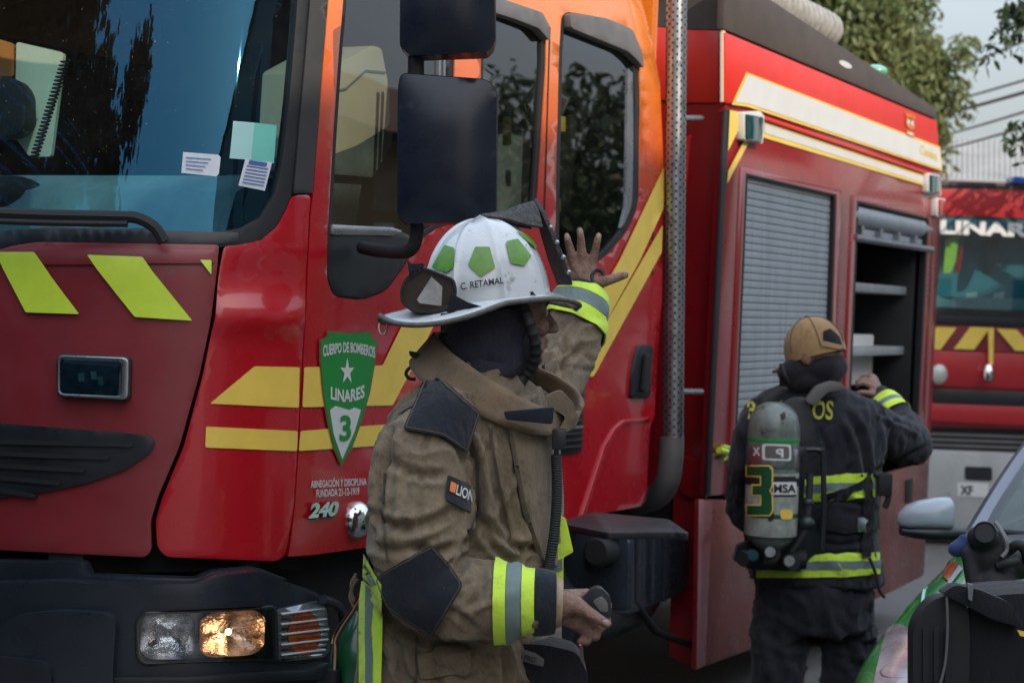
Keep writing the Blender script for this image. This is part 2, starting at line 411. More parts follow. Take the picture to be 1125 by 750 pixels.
M['void'] = pbr('underside_black', (.006, .006, .007), .9, var=.3)
M['pillar'] = pbr('gloss_black_pillar', (.05, .05, .052), .6, coat=0, spec=.2, var=.2)
M['greyplastic'] = pbr('grey_plastic', (.13, .125, .125), .5, var=.2)
M['chrome'] = pbr('chrome', (.75, .76, .78), .12, metal=1, var=.1)
M['steel'] = pbr('dull_steel', (.38, .40, .43), .32, metal=.9, var=.25, vs=12, rv=.1)
M['alu'] = pbr('aluminium_slat', (.38, .425, .465), .5, metal=.15, var=.22, vs=4, stretch=(9, 9, .6), rv=.1)
M['shelf'] = pbr('shelf_sheet', (.36, .38, .39), .5, metal=.2, var=.25, vs=8)
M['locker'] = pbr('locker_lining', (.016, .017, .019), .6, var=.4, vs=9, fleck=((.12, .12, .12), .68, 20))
M['windscreen'] = glass('windscreen_glass', (.42, .62, .68), .055, .01, .012, (.12, .48, .82))
M['side_glass'] = glass('tinted_side_glass', (.58, .64, .62), .05, .01, .006)
M['clear'] = glass('clear_lens', (.9, .93, .95), .05, .02)
M['beige'] = cloth('beige_seat_cloth', (.78, .72, .54), (.68, .62, .46), bump=.1, wr=.1)
M['teal_cloth'] = cloth('grey_teal_seat', (.22, .28, .27), (.09, .12, .12), bump=.1, wr=.3)
M['lining'] = pbr('cab_lining', (.05, .052, .055), .8, var=.3)
M['dash'] = pbr('dashboard_top', (.30, .44, .45), .7, var=.25, vs=10)
M['teal_lens'] = pbr('blue_teal_lens', (.012, .075, .085), .12, coat=1, var=.5, vs=40)
M['blue_lens'] = pbr('dark_blue_lens', (.006, .018, .03), .08, coat=1, var=.6, vs=50)
M['red_lens'] = pbr('red_lens', (.55, .02, .02), .2, coat=1, var=.4, vs=60)
M['amber'] = pbr('amber_lens', (.55, .10, .02), .2, coat=1, var=.5, vs=50)
M['paper'] = pbr('white_paper', (.62, .66, .70), .7, var=.1, vs=40)
M['teal_paper'] = pbr('teal_sticker', (.16, .55, .46), .5, var=.08)
M['pale_teal'] = pbr('pale_teal_sticker', (.36, .62, .60), .5, var=.08)
M['blue_ink'] = pbr('blue_ink', (.06, .12, .4), .6)
M['ink'] = pbr('black_ink', (.012, .012, .014), .6)
M['lamp_glow'] = pbr('warm_bulb', (.9, .6, .3), .3, emit=((1, .62, .32), 9))
# ================================================================== near fire engine
CAB = Cab(); CABIN = Cab(grow=-.05); BUMP = Cab(grow=.10, rake=0)
eng = thing('fire_engine', T(-1.4, -1.15, 0), 'large red fire engine with green shield on its cab door, filling the photo', 'fire engine')
def Eb(name, P, mat, surf=CAB, **kw): return panel(name, P, surf, mat, eng, **kw)
# --- cab skin
W1 = rnd([(378, -140), (377, 2), (372, 60), (366, 150), (360, 255), (359, 306), (366, 326), (398, 330), (424, 320), (446, 290), (464, 262), (482, 250), (495, 247), (498, 120), (502, 0), (505, -140)], 9)
W2 = rnd([(529, -14), (546, -2), (590, 14), (600, 30), (600, 72), (595, 150), (589, 236), (545, 244), (527, 240)], 9)
W3 = rnd([(617, 12), (660, 19), (691, 32), (702, 58), (704, 110), (702, 226), (690, 254), (667, 281), (655, 289), (610, 286), (611, 200), (614, 60)], 12)
side_out = [(364, -150), (361, 0), (353, 100), (344, 213), (341, 240), (337, 330), (332, 420), (328, 500), (324, 560), (317, 611), (345, 609), (395, 602), (500, 588), (620, 571), (642, 567), (704, 556), (710, 548), (714, 470), (719, 455), (727, 330), (729, 180), (725, 90), (714, 34), (702, -10), (690, -150)]
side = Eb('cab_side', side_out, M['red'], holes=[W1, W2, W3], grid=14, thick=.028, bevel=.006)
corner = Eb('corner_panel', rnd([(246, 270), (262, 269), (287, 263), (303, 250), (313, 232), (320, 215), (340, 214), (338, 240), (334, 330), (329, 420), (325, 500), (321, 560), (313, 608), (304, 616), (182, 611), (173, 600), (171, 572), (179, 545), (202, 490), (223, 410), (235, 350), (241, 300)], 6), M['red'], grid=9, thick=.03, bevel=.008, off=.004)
_U = [toT(v.co+root_loc(corner)) for v in corner.data.vertices]                                    # pressed shoulder under the windscreen corner
for v, (u, w_, z) in zip(corner.data.vertices, _U):
    t = min(1, max(0, (u+3.16)/.30)); v.co += (N*.75-D*.66)*(.020*math.exp(-((z-1.585)/.042)**2)*math.sin(math.pi*t)**.6-.012*math.exp(-((z-1.69)/.05)**2)*math.sin(math.pi*t)**.6)
hood = Eb('front_hood', rnd([(-400, 262), (-100, 268), (0, 276), (18, 271), (45, 267), (240, 270), (237, 300), (231, 350), (219, 410), (197, 490), (174, 545), (166, 572), (167, 604), (160, 611), (0, 603), (-400, 600)], 5), M['dull_red'], grid=12, thick=.04, bevel=.010, off=.012)
Eb('hood_lip', rnd([(-400, 268), (-100, 274), (0, 282), (20, 277), (46, 273), (236, 276), (235, 291), (0, 291), (-400, 284)], 4), M['dull_red'], grid=10, thick=.03, bevel=.01, off=.02)
for P in ([(0, 279), (42, 279), (91, 345), (33, 343)], [(99, 282), (158, 284), (211, 352), (150, 348)], [(219, 287), (231, 287), (231, 302)], [(-100, 276), (-58, 277), (-5, 343), (-52, 342)], [(-210, 273), (-165, 275), (-110, 341), (-160, 340)]):
    decal('chevron_stripe', [rnd(P, 2)], CAB, M['lime_film'], hood, off=.0225, grid=14)
grille = Eb('grille_insert', rnd([(-300, 455), (0, 464), (120, 473), (165, 477), (172, 484), (168, 495), (140, 515), (100, 529), (60, 538), (0, 547), (-300, 552)], 8), M['black'], grid=12, thick=.02, bevel=.006, off=.022)
for k in range(5):
    y = 482+k*13
    panel('grille_bar', [(-280, y-8), (0, y), (150-k*26, y+4+k), (148-k*26, y+8+k), (0, y+5), (-280, y-3)], CAB, M['rubber'], grille, off=.027, thick=.01, grid=16)
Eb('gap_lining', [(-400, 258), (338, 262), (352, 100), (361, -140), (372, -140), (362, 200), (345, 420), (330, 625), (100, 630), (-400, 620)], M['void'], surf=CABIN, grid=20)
# front warning lamp on the hood
lamp = Eb('warning_lamp', rnd([(69, 388), (147, 391), (146, 440), (69, 435)], 7), M['black'], off=.035, thick=.035, bevel=.006, grid=10)
panel('bezel', rnd([(71, 389), (146, 392), (145, 438), (71, 434)], 7), CAB, M['steel'], lamp, holes=[rnd([(74, 393), (139, 395), (138, 434), (74, 431)], 5)], off=.046, thick=.012, bevel=.003)
panel('lens', rnd([(74, 393), (139, 395), (138, 434), (74, 431)], 5), CAB, M['blue_lens'], lamp, off=.043, thick=.006, bevel=.002)
for x, y in ((93, 409), (106, 407), (113, 413)): panel('led', [(x, y), (x+5, y), (x+6, y+9), (x+1, y+9)], CAB, M['teal_lens'], lamp, off=.0445, thick=.002)
# windscreen, surround and pillar
gl = [(335, -150), (329, -40), (323, 40), (317, 110), (309, 180), (301, 214), (287, 238), (263, 251), (230, 257), (150, 260), (0, 262), (-400, 255)]
sur = Eb('windscreen_surround', gl+[(-400, 268), (0, 278), (46, 271), (240, 272), (262, 269), (286, 264), (302, 250), (312, 231), (319, 214), (325, 150), (333, 60), (341, -40), (346, -150)], M['rubber'], grid=12, thick=.03, bevel=.006, off=.004)
Eb('windscreen_pillar', [(347, -150), (342, -40), (334, 60), (326, 150), (321, 213), (341, 212), (350, 100), (358, 0), (362, -150)], M['pillar'], grid=9, thick=.03, bevel=.008, off=.008)
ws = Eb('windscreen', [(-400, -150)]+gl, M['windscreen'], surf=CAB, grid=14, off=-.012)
def on_glass(name, P, mat, off=-.009): return panel(name, P, CAB, mat, ws, off=off, grid=16)
on_glass('sticker', [(257, 132), (281, 134), (277, 175), (253, 173)], M['pale_teal']); on_glass('sticker', [(281, 134), (306, 137), (303, 179), (277, 175)], M['teal_paper'])
st = on_glass('paper_note', [(201, 166), (240, 169), (243, 172), (241, 190), (238, 193), (199, 189)], M['paper'])
for k in range(4): panel('print_line', [(204, 172+k*4), (232-k*3, 174+k*4), (232-k*3, 175+k*4), (204, 173+k*4)], CAB, M['blue_ink'], st, off=-.006)
st = on_glass('paper_note', [(271, 173), (301, 178), (293, 209), (263, 203)], M['paper'])
for k in range(6): panel('print_line', [(272-k, 181+k*3.6), (296-k, 185+k*3.6), (296-k, 186.2+k*3.6), (272-k, 182.2+k*3.6)], CAB, M['blue_ink'], st, off=-.006)
decal('print_heading', [[(275, 175.5), (295, 178.5), (294, 182.5), (274, 179.5)]], CAB, M['blue_ink'], st, off=-.006)
# wiper and cowl
g = G(); pth = [W(x, y, 4.36) for x, y in ((-40, 232), (40, 236), (130, 238), (152, 240), (170, 250), (180, 266))]
g.tube([p for p in catmull(pth, 5)], .014, 8); g.tube([W(x, y, 4.35) for x, y in ((-60, 241), (60, 245), (140, 246))], .008, 8)
mk('wiper', g, M['rubber'], eng)
Eb('scuttle', rnd([(-300, 248), (0, 254), (60, 250), (190, 254), (262, 256), (262, 266), (240, 269), (45, 266), (0, 274), (-300, 262)], 3), M['black'], off=.006, thick=.02, grid=12, bevel=.004)
# --- inside the cab
g = G(); g.tb(-3.0, -.72, -2.22, -.1, .96, 1.02); g.tb(-.76, -.70, -2.24, -.12, 1.0, 2.78); g.tb(-3.0, -.7, -2.26, -2.2, 1.0, 1.75); g.tb(-2.9, -.7, -2.25, -.14, 2.80, 2.84)
mk('cab_lining', g, M['lining'], eng)
g = G(); g.rings([[T(u, w, z) for w in (-2.15, -1.6, -1.0, -.5, -.22)] for u, z in ((-3.0, 1.72), (-2.93, 1.90), (-2.82, 1.95), (-2.62, 1.93), (-2.5, 1.82), (-2.48, 1.5))], cap=False, closed=False)
mk('dashboard', g, M['dash'], eng, smooth=80)
g = G(); g.lathe(T(-2.55, -.62, 1.80), (D*-.5+Z*.86), [(.19, -.012), (.215, 0), (.225, .012), (.215, .024), (.19, .012)], 32); g.tube([T(-2.55, -.8, 1.8), T(-2.55, -.44, 1.8)], .02); g.tube([T(-2.55, -.62, 1.8), T(-2.75, -.62, 1.6)], .03)
mk('steering_wheel', g, M['black'], eng)
def seat(P1, P2, w, th, mat, mat2, nm='driver_seat'):
    s = panel(nm, rnd(P1, 4), PW(w), mat, eng, thick=th, bevel=.02, segs=3)
    panel('cushion', rnd(P2, 4), PW(w-.002), mat2, s, thick=th-.01, bevel=.02, segs=3); return s
st = seat([(358, 78), (408, 50), (419, 53), (428, 100), (428, 138), (392, 160), (352, 175)], [(352, 172), (395, 150), (432, 140), (430, 160), (410, 195), (350, 190)], -.36, .22, M['beige'], M['teal_cloth'])
g = G(); g.tube([P for P in PW(-.357).hits([(352, 104), (380, 98), (402, 78), (423, 80)])[0]], .004, 6); mk('seam', g, M['teal_cloth'], st)
panel('seat_base', [(362, 192), (402, 193), (390, 262), (352, 262)], PW(-.40), M['teal_cloth'], eng, thick=.4, bevel=.02)
panel('rear_seat', rnd([(548, 150), (575, 140), (572, 235), (540, 235)], 4), PW(-.5), M['teal_cloth'], eng, thick=.5, bevel=.02)
panel('rear_pillar_pad', [(686/2.5+340, 60), (625, 112), (628, 145), (616, 150)], PW(-.5), M['beige'], eng, thick=.03)
for P in ([(617, 128), (622, 128), (622, 145), (617, 145)], [(612, 218), (617, 218), (617, 233), (612, 233)], [(558, 128), (562, 128), (562, 160), (558, 160)]): panel('grab_strap', P, PW(-.2), M['yellow'], eng, thick=.02, bevel=.004)
# things glimpsed through the windscreen: pale back panel, headrest, coiled cord, radio on the dash
LW = Facing(5.35)
panel('back_panel', rnd([(18, 46), (70, 58), (56, 172), (32, 172), (16, 150)], 4), LW, M['beige'], eng, thick=.03)
panel('orange_box', rnd([(-5, 42), (15, 48), (15, 84), (-5, 84)], 3), LW, M['orange_film'], eng, thick=.05)
panel('headrest', rnd([(-40, 86), (15, 84), (27, 100), (28, 138), (12, 150), (-40, 150)], 9), Facing(5.2), M['lining'], eng, thick=.12, bevel=.02)
g = G(); P = []
for k in range(260):
    t = k/259; c = W(72-34*t, 66+106*t, 5.1); a = k*.62; P.append(c+Vector((math.cos(a)*.011, 0, 0))+Vector((0, math.sin(a)*.011, 0)))
g.tube(P, .0032, 5); mk('coiled_lead', g, M['rubber'], eng)
g = G()
for x, y, a, b in ((12, 212, 40, 20), (45, 222, 36, 14)): g.ell(W(x, y, 5.0), Vector((a*.0024, 0, 0)), Vector((0, .04, 0)), Vector((0, 0, b*.0024)))
mk('dash_radio', g, M['lining'], eng)
# --- window frames and glass
for nm, H, gl_b in (('front_side_window', W1, None), ('middle_side_window', W2, None), ('rear_side_window', W3, None)):
    fr = Eb(nm, H, M['rubber'], holes=[inset(H, 4 if nm[0] == 'm' else 5)], grid=16, off=-.004, thick=.02, bevel=.003)
    panel('pane', inset(H, 3), CAB, M['side_glass'], fr, off=-.012, grid=22)
Eb('door_sill_trim', rnd([(360, 248), (400, 250), (432, 252), (445, 256), (455, 262), (446, 288), (424, 319), (398, 328), (367, 325), (360, 306)], 7), M['black'], off=.001, thick=.03, bevel=.008, grid=10)
Eb('window_ledge', rnd([(362, 247), (428, 250), (440, 254), (430, 259), (362, 258)], 2), M['steel'], off=.008, thick=.02, bevel=.003)
Eb('window_visor', rnd([(620, 15), (660, 21), (689, 33), (700, 58), (702, 76), (694, 66), (684, 57), (622, 32)], 3), M['greyplastic'], off=.02, thick=.03, bevel=.006, grid=10)
Eb('window_visor', rnd([(534, -10), (546, 0), (590, 15), (598, 30), (598, 46), (586, 32), (560, 22), (534, 14)], 3), M['greyplastic'], off=.02, thick=.03, bevel=.006, grid=10)
Eb('window_slide_bar', [(692, 76), (697, 80), (698, 228), (690, 244), (684, 250), (690, 225)], M['steel'], off=-.006, thick=.012, grid=16)
for x in (484, 489, 495): Eb('window_slide_bar', [(x, 20), (x+2.4, 20), (x+.4, 246), (x-2, 246)], M['steel'], off=-.004, thick=.01)
for P in ([(497, 246), (504, -140), (509, -140), (503, 246)], [(524, 246), (526, -60), (529, -60), (527, 246)], [(716.5, 228), (718, 228), (717.2, 302), (715.8, 302)], [(603, 30), (604.5, 30), (598, 250), (596.5, 250)]):
    Eb('seam', P, M['void'], off=.0015)
# roof and hidden sides close the cab
g = G(); g.rings([[T(u, w, z) for u, z in ((-2.99, 2.78), (-2.8, 2.86), (-1.5, 2.90), (-.8, 2.88), (-.66, 2.80))] for w in (-2.2, -1.15, -.12)], cap=False, closed=False)
mk('cab_roof', g, M['sunlit_red'], eng, smooth=80)
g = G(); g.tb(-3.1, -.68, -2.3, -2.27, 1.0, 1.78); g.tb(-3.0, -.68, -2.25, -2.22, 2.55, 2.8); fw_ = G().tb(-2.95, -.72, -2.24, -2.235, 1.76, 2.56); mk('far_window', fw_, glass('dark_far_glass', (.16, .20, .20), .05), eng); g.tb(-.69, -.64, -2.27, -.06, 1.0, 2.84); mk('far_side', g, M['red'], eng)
# --- markings on the cab
S = lambda P, par=side, off=.004, m='yellow', r=2: decal('reflective_stripe', [rnd(P, r)], CAB, M[m], par, off=off, grid=12)
S([(230, 443), (278, 402), (327, 403), (326, 447.5)], corner, .0075); S([(226, 468), (325, 473), (324, 495), (225, 491)], corner, .0075)
S([(333, 403), (401, 402), (419, 401), (440, 358), (478, 352), (458, 392), (430, 445), (331, 447)])
S([(329, 473), (420, 466), (440, 463), (452, 440), (474, 440), (462, 486), (420, 489), (327, 495)])
S([(728, 184), (728, 229), (702, 286), (651, 378), (560, 378), (560, 345), (645, 345), (680, 285)])
S([(727, 247), (726, 277), (651, 413.5), (560, 413.5), (560, 395), (641, 395)])
# shield badge
def bq(P): return decal('shield', [P], CAB, M['gold_line'], side, off=.0055, grid=12)
ARC = [(358, 363), (381, 365), (405, 363), (407, 370), (413, 373), (411, 395), (405, 430), (396, 462), (385, 492), (373, 512), (364, 492), (357, 462), (352, 430), (349, 395), (349, 373), (356, 370)]
sh = bq(ARC)
Lh = lambda n, P, m, off: decal(n, [P], CAB, M[m], sh, off=off, grid=12)
Lh('green_field', inset(ARC, 1.6), 'green_film', .0065)
Lh('lower_field', [(360, 450), (366, 445.5), (373, 447.5), (381, 450), (387, 447), (394, 450), (387, 474), (373.5, 504), (364, 476)], 'white_film', .0075)
_st = [(379+8.2*(1 if k % 2 == 0 else .4)*math.sin(k*math.pi/5), 408-(16 if k % 2 == 0 else 5.6)*math.cos(k*math.pi/5)*.95) for k in range(10)]
Lh('star', _st, 'white_film', .0075)
lettering('lettering', 'CUERPO DE BOMBEROS', None, CAB, M['white_film'], sh, .0075, .03, arch=lambda s, t: (352.5+57*s, 392-3.5*math.sin(math.pi*s)*1.6-t*(13-1.5*math.sin(math.pi*s))+1.5*s))
lettering('lettering', 'LINARES', None, CAB, M['white_film'], sh, .0075, .03, arch=lambda s, t: (361+37*s, 438+4.5*math.sin(math.pi*s)-t*14-2*s))
lettering('lettering', '3', [(371, 456), (383, 455), (383, 484), (370, 485)], CAB, M['green_film'], sh, .0085, .035)
lettering('lettering', 'ABNEGACIÓN Y DISCIPLINA', [(340, 525.5), (401, 522.5), (401, 532.5), (340, 535.5)], CAB, M['white_film'], side, .005, .02)
lettering('lettering', 'FUNDADA 21-12-1919', [(346, 537.5), (393, 534.5), (393, 543), (346, 546)], CAB, M['white_film'], side, .005, .02)
b = lettering('badge', '240', [(339, 552), (370, 549), (366, 566), (335, 569)], CAB, M['chrome'], side, .012, .05)
lettering('badge_shadow', '240', [(340, 553.5), (371, 550.5), (367, 567.5), (336, 570.5)], CAB, M['ink'], side, .006, .05)
p, n = CAB.hits([(391, 571)]); g = G(); g.lathe(p[0], n[0], [(.05, 0), (.05, .012), (.042, .022), (.03, .034), (0, .04)], 24); mk('side_reflector', g, M['chrome'], eng)
# door handle, vent plate, lower door edge
h = Eb('door_handle', rnd([(700, 378), (714, 379), (711, 437), (690, 438), (692, 410), (696, 388)], 5), M['black'], off=.012, thick=.02, bevel=.004)
panel('grip', rnd([(703, 388), (709, 388), (705, 430), (698, 430)], 3), CAB, M['rubber'], h, off=.03, thick=.014, bevel=.004)
v = Eb('vent_plate', [(610, 429), (640, 427), (636, 496), (608, 500)], M['black'], off=.01, thick=.012, bevel=.002)
for k in range(9): panel('louvre', [(612, 434+k*7), (636, 432+k*7), (636, 435+k*7), (612, 437+k*7)], CAB, M['greyplastic'] if k % 4 == 1 else M['rubber'], v, off=.018, thick=.01, bevel=.002)
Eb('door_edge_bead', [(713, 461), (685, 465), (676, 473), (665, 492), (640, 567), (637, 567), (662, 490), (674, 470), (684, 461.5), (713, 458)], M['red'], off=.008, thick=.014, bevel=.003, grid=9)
# --- mirrors on their arm
mp = Facing(4.42)
def mir(P, nm):
    o = panel(nm, rnd(P, 13), mp, M['mirror_shell'], eng, thick=.11, bevel=.024, segs=5, grid=9)
    V = o.data.vertices; xs = [v.co.x for v in V]; zs = [v.co.z for v in V]; ym = min(v.co.y for v in V)      # domed housing
    for v in V:
        a = (v.co.x-min(xs))/(max(xs)-min(xs))*2-1; b = (v.co.z-min(zs))/(max(zs)-min(zs))*2-1
        if v.co.y < ym+.03: v.co.y -= .030*(1-abs(a)**2.6)*(1-abs(b)**3)
    panel('mirror_rim', rnd(inset(P, -1), 13), Facing(4.50), M['rubber'], o, thick=.05, bevel=.008)
    return o
mir([(441, -75), (543, -75), (544, 48), (536, 58), (450, 61), (440, 52)], 'upper_mirror'); mir([(441, 81), (535, 88), (546, 100), (545, 236), (538, 244), (446, 246), (437, 238), (438, 95)], 'lower_mirror')
mk('mirror_post', G().tube([W(459, -20, 4.47), W(459, 120, 4.47)], .016, 12), M['rubber'], eng); g = G(); mk('mirror_brace', G().tube([W(452, -20, 4.5), W(452, 120, 4.5)], .009, 8), M['rubber'], eng)
g.tube(catmull([W(458, 235, 4.47), W(457, 262, 4.48), (W(448, 276, 4.5)), W(420, 276, 4.6), W(398, 272, 4.75)], 5), .017, 10)
mk('mirror_arm', g, M['rubber'], eng)
# --- bumper with its lamps
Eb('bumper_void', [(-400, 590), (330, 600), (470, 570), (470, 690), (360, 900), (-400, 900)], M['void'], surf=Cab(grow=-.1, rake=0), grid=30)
bump = Eb('bumper', rnd([(-400, 655), (0, 640), (62, 638), (130, 642), (214, 642), (240, 632), (284, 627), (318, 640), (348, 650), (361, 668), (364, 726), (357, 748), (352, 900), (-400, 920)], 7), M['bumper'], surf=BUMP, grid=12, thick=.05, bevel=.02, segs=4, holes=[rnd([(150, 682), (158, 672), (298, 665), (301, 668), (302, 723), (298, 726), (158, 730), (150, 721)], 6)])
Eb('bumper_shelf', rnd([(-400, 628), (0, 616), (90, 618), (96, 632), (215, 636), (236, 628), (286, 624), (316, 636), (210, 646), (-400, 652)], 3), M['bumper'], surf=Cab(grow=.04, rake=0), off=0, thick=.05, grid=14, bevel=.008)
Eb('bumper_bracket', rnd([(52, 606), (92, 607), (90, 636), (56, 634)], 2), M['rubber'], surf=Cab(grow=.0, rake=0), thick=.06, bevel=.006)
Eb('fog_pod', rnd([(-90, 700), (0, 690), (24, 673), (70, 668), (122, 671), (131, 682), (128, 730), (126, 860), (-60, 870)], 9), M['bumper'], surf=BUMP, off=.035, thick=.05, bevel=.018, segs=4, grid=12)
Eb('fog_ledge', rnd([(-90, 722), (0, 716), (60, 722), (66, 738), (58, 830), (-80, 830)], 8), M['black'], surf=BUMP, off=.05, thick=.04, bevel=.014, segs=3, grid=14)
Eb('lower_bumper_lip', rnd([(126, 742), (200, 742), (330, 735), (356, 726), (352, 744), (126, 756)], 3), M['black'], surf=BUMP, off=.02, thick=.03, bevel=.008, grid=14)
hl = Eb('headlight', rnd([(148, 681), (157, 671), (299, 664), (303, 667), (304, 724), (299, 727), (157, 731), (149, 722)], 6), M['black'], surf=BUMP, off=.008, thick=.012, bevel=.004, holes=[rnd([(153, 684), (160, 675), (295, 669), (297, 671), (297, 719), (294, 722), (161, 726), (154, 719)], 6)])
panel('reflector_housing', rnd([(140, 670), (310, 658), (312, 732), (141, 738)], 5), BUMP, M['steel'], hl, off=-.062, grid=10)
def bowl(x, y, w, h, mat, par, glow):
    p, n = BUMP.hits([(x, y)]); p, n = p[0], n[0]; a = n.cross(Z).normalized(); c = n.cross(a); s = 4.36/FPX
    g = G(); R = []
    for rr, dp in ((1, -.004), (.97, -.012), (.85, -.026), (.62, -.042), (.35, -.052), (.16, -.055)):
        R.append([p+n*dp+a*(max(-1, min(1, 1.18*math.cos(2*math.pi*k/40)))*w*s*rr)+c*(max(-1, min(1, 1.18*math.sin(2*math.pi*k/40)))*h*s*rr) for k in range(40)])
    g.rings(R, cap=False); o = mk('reflector', g, mat, par, smooth=25)
    g = G(); g.ell(p+n*-.03, .008); mk('bulb', g, glow, par); return o
M['rib'] = pbr('frosted_lens_rib', (.62, .62, .64), .15, coat=1, var=.15)
facet = pbr('faceted_chrome', (.8, .8, .82), .1, metal=1, var=.25, vs=35, bump=.55, bs=26)
warm = pbr('lamplit_faceted_chrome', (.98, .74, .56), .2, metal=1, var=.3, vs=35, bump=.6, bs=30)  # warm glow of the lit lamp tinted into the chrome colour
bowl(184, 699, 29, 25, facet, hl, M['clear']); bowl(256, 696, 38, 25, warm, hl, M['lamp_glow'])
panel('headlight_lens', rnd([(151, 682), (159, 673), (297, 667), (299, 669), (299, 721), (296, 724), (159, 728), (152, 720)], 6), BUMP, M['clear'], hl, off=.010, grid=12)
ind = Eb('indicator', rnd([(303, 669), (349, 659), (357, 667), (361, 714), (353, 722), (305, 726)], 5), M['steel'], surf=BUMP, off=.006, thick=.03, bevel=.004, grid=10)
p, n = BUMP.hits([(332, 695)]); 
decal('amber_bulb_lens', [[(332+18*math.cos(a), 695+25*math.sin(a)) for a in [k*math.pi/10 for k in range(20)]]], BUMP, M['amber'], ind, off=.008, grid=8)
for k in range(10):
    y = 670+k*5.6; x1 = 352+min(k, 9-k)*1.2
    panel('lens_rib', [(306, y+2.2), (x1, y-3.6), (x1, y-1.4), (306, y+4.4)], BUMP, M['clear'] if k % 2 else M['rib'], ind, off=.016, thick=.008, bevel=.002)
g = G(); g.tube(catmull([W(355, 658, 4.5), W(370, 664, 4.6), W(377, 676, 4.7), W(376, 700, 4.75)], 5), .012, 8); mk('bumper_tube', g, M['bumper'], eng)
# --- wheel, chassis, tank under the cab
def wheel(u, w, r, wd, name='wheel', z=None, par=None, hubm=None):
    g = G(); c = T(u, w, z or r); ax = N
    g.lathe(c-ax*wd, ax, [(r*.6, 0), (r*.9, 0), (r*.98, wd*.12), (r, wd*.3), (r, wd*.7), (r*.98, wd*.9), (r*.9, wd), (r*.6, wd*.97)], 48); o = mk(name, g, M['rubber'], par or eng)
    g = G(); g.lathe(c-ax*wd*.15, ax, [(r*.6, .02), (r*.55, -.03), (r*.45, -.06), (r*.2, -.05), (r*.2, .03), (0, .04)], 32); mk('rim', g, hubm or M['greyplastic'], o); return o
wheel(-2.0, -.12, .47, .28); wheel(2.15, -.06, .47, .5); wheel(-2.0, -1.95, .47, .28); wheel(2.15, -1.8, .47, .5)
g = G(); g.tb(-3.0, 3.1, -1.5, -.75, .55, .95); mk('chassis', g, M['void'], eng)
g = G(); g.tb(-2.7, -1.35, -1.9, -.5, .6, 1.0); mk('wheel_housing', g, M['void'], eng)
M['tank'] = pbr('moulded_tank_plastic', (.036, .046, .062), .30, var=.35, vs=5, rv=.1, bump=.08, bs=160, fleck=((.11, .105, .10), .62, 14))
# ribbed tank box: front part of a moulded box, its lid and an air reservoir below
tk = panel('fuel_tank', rnd([(640, 592), (668, 584), (740, 583), (757, 590), (757, 640), (748, 652), (692, 674), (660, 668), (640, 640)], 7), PW(-.10), M['tank'], eng, thick=.55, bevel=.03, segs=4)
for x in (700, 716, 731): panel('rib', rnd([(x, 590), (x+6, 590), (x+5, 655), (x-1, 661)], 2), PW(-.10), M['tank'], tk, off=.012, thick=.02, bevel=.008)
panel('end_face', rnd([(612, 585), (668, 578), (690, 590), (690, 672), (662, 668), (625, 640)], 8), PU(-1.22), M['tank'], tk, thick=.05, bevel=.015)
panel('tank_lid', rnd([(612, 574), (650, 562), (735, 570), (758, 586), (740, 584), (668, 585)], 4), Plane(Z, .995), M['black'], tk, thick=.02, bevel=.008)
g = G(); g.lathe(T(-1.15, -.30, .58), -D, [(0, -1.05), (.12, -1.0), (.19, -.9), (.2, -.8), (.2, 0), (.19, .05), (.12, .1), (.03, .12), (0, .12)], 32); g.tube([T(-1.1, -.15, .6), T(-1.1, -.05, .6)], .03); g.lathe(T(-.95, -.30, .58), -D, [(.2, .06), (.215, .05), (.215, 0), (.2, -.01)], 32)
mk('air_reservoir', g, M['tank'], eng)
g = G(); g.tube([T(-.62, -.12, .62), T(-.35, -.1, .42), T(0, -.04, .3)], .015); mk('drain_pipe', g, M['rubber'], eng)
g = G(); g.tube([W(676, 582, 6.0), W(650, 600, 6.0), W(652, 622, 6.05)], .03, 10); mk('filler_pipe', g, M['rubber'], tk)
g = G(); g.lathe(W(662, 606, 5.98), Vector((-.5, -.86, .1)), [(0, .05), (.04, .05), (.05, .04), (.05, -.03), (.03, -.06)], 20); mk('filler_cap', g, M['rubber'], tk)
# --- perforated exhaust stack behind the cab
ex = lambda y: toT(W(744-y*.012, y, 6.62))
g = G(); P = [W(743.5-y*.0085, y, 6.60) for y in (-120, 100, 300, 484)]
g.tube(P, .038, 28); stk = mk('exhaust_stack', g, M['steel'], eng)
g = G(); hole = M['void']
for i in range(62):
    for k in range(-3, 4):
        y = -30+i*8.3+(4 if k % 2 else 0); c = W(743.5-y*.0085, y, 6.60); a = k*.42
        d_ = (Vector((0, -1, 0))*math.cos(a)+Vector((1, 0, 0))*math.sin(a)); t = d_.cross(Z); q = c+d_*.0388
        if y < 478: g.add([q+(t*math.cos(b)+Z*math.sin(b)*1.2)*.0042 for b in [j*math.pi/3 for j in range(6)]], [tuple(range(6))])
mk('perforations', g, hole, stk, smooth=0)
g = G(); g.tube(catmull([W(738, 480, 6.6), W(737, 505, 6.6), W(733, 528, 6.62), W(722, 545, 6.7), W(700, 552, 6.85)], 6), .045, 20); mk('exhaust_pipe', g, M['greyplastic'], eng)
for y in (130, 430):
    g = G(); g.tube([W(743.5-y*.0085, y, 6.60), W(770, y, 6.95)], .012); mk('stack_bracket', g, M['steel'], stk)
g = G(); g.tb(-.60, -.2, -1.9, -.35, .9, 2.7); mk('gap_bulkhead', g, M['void'], eng)
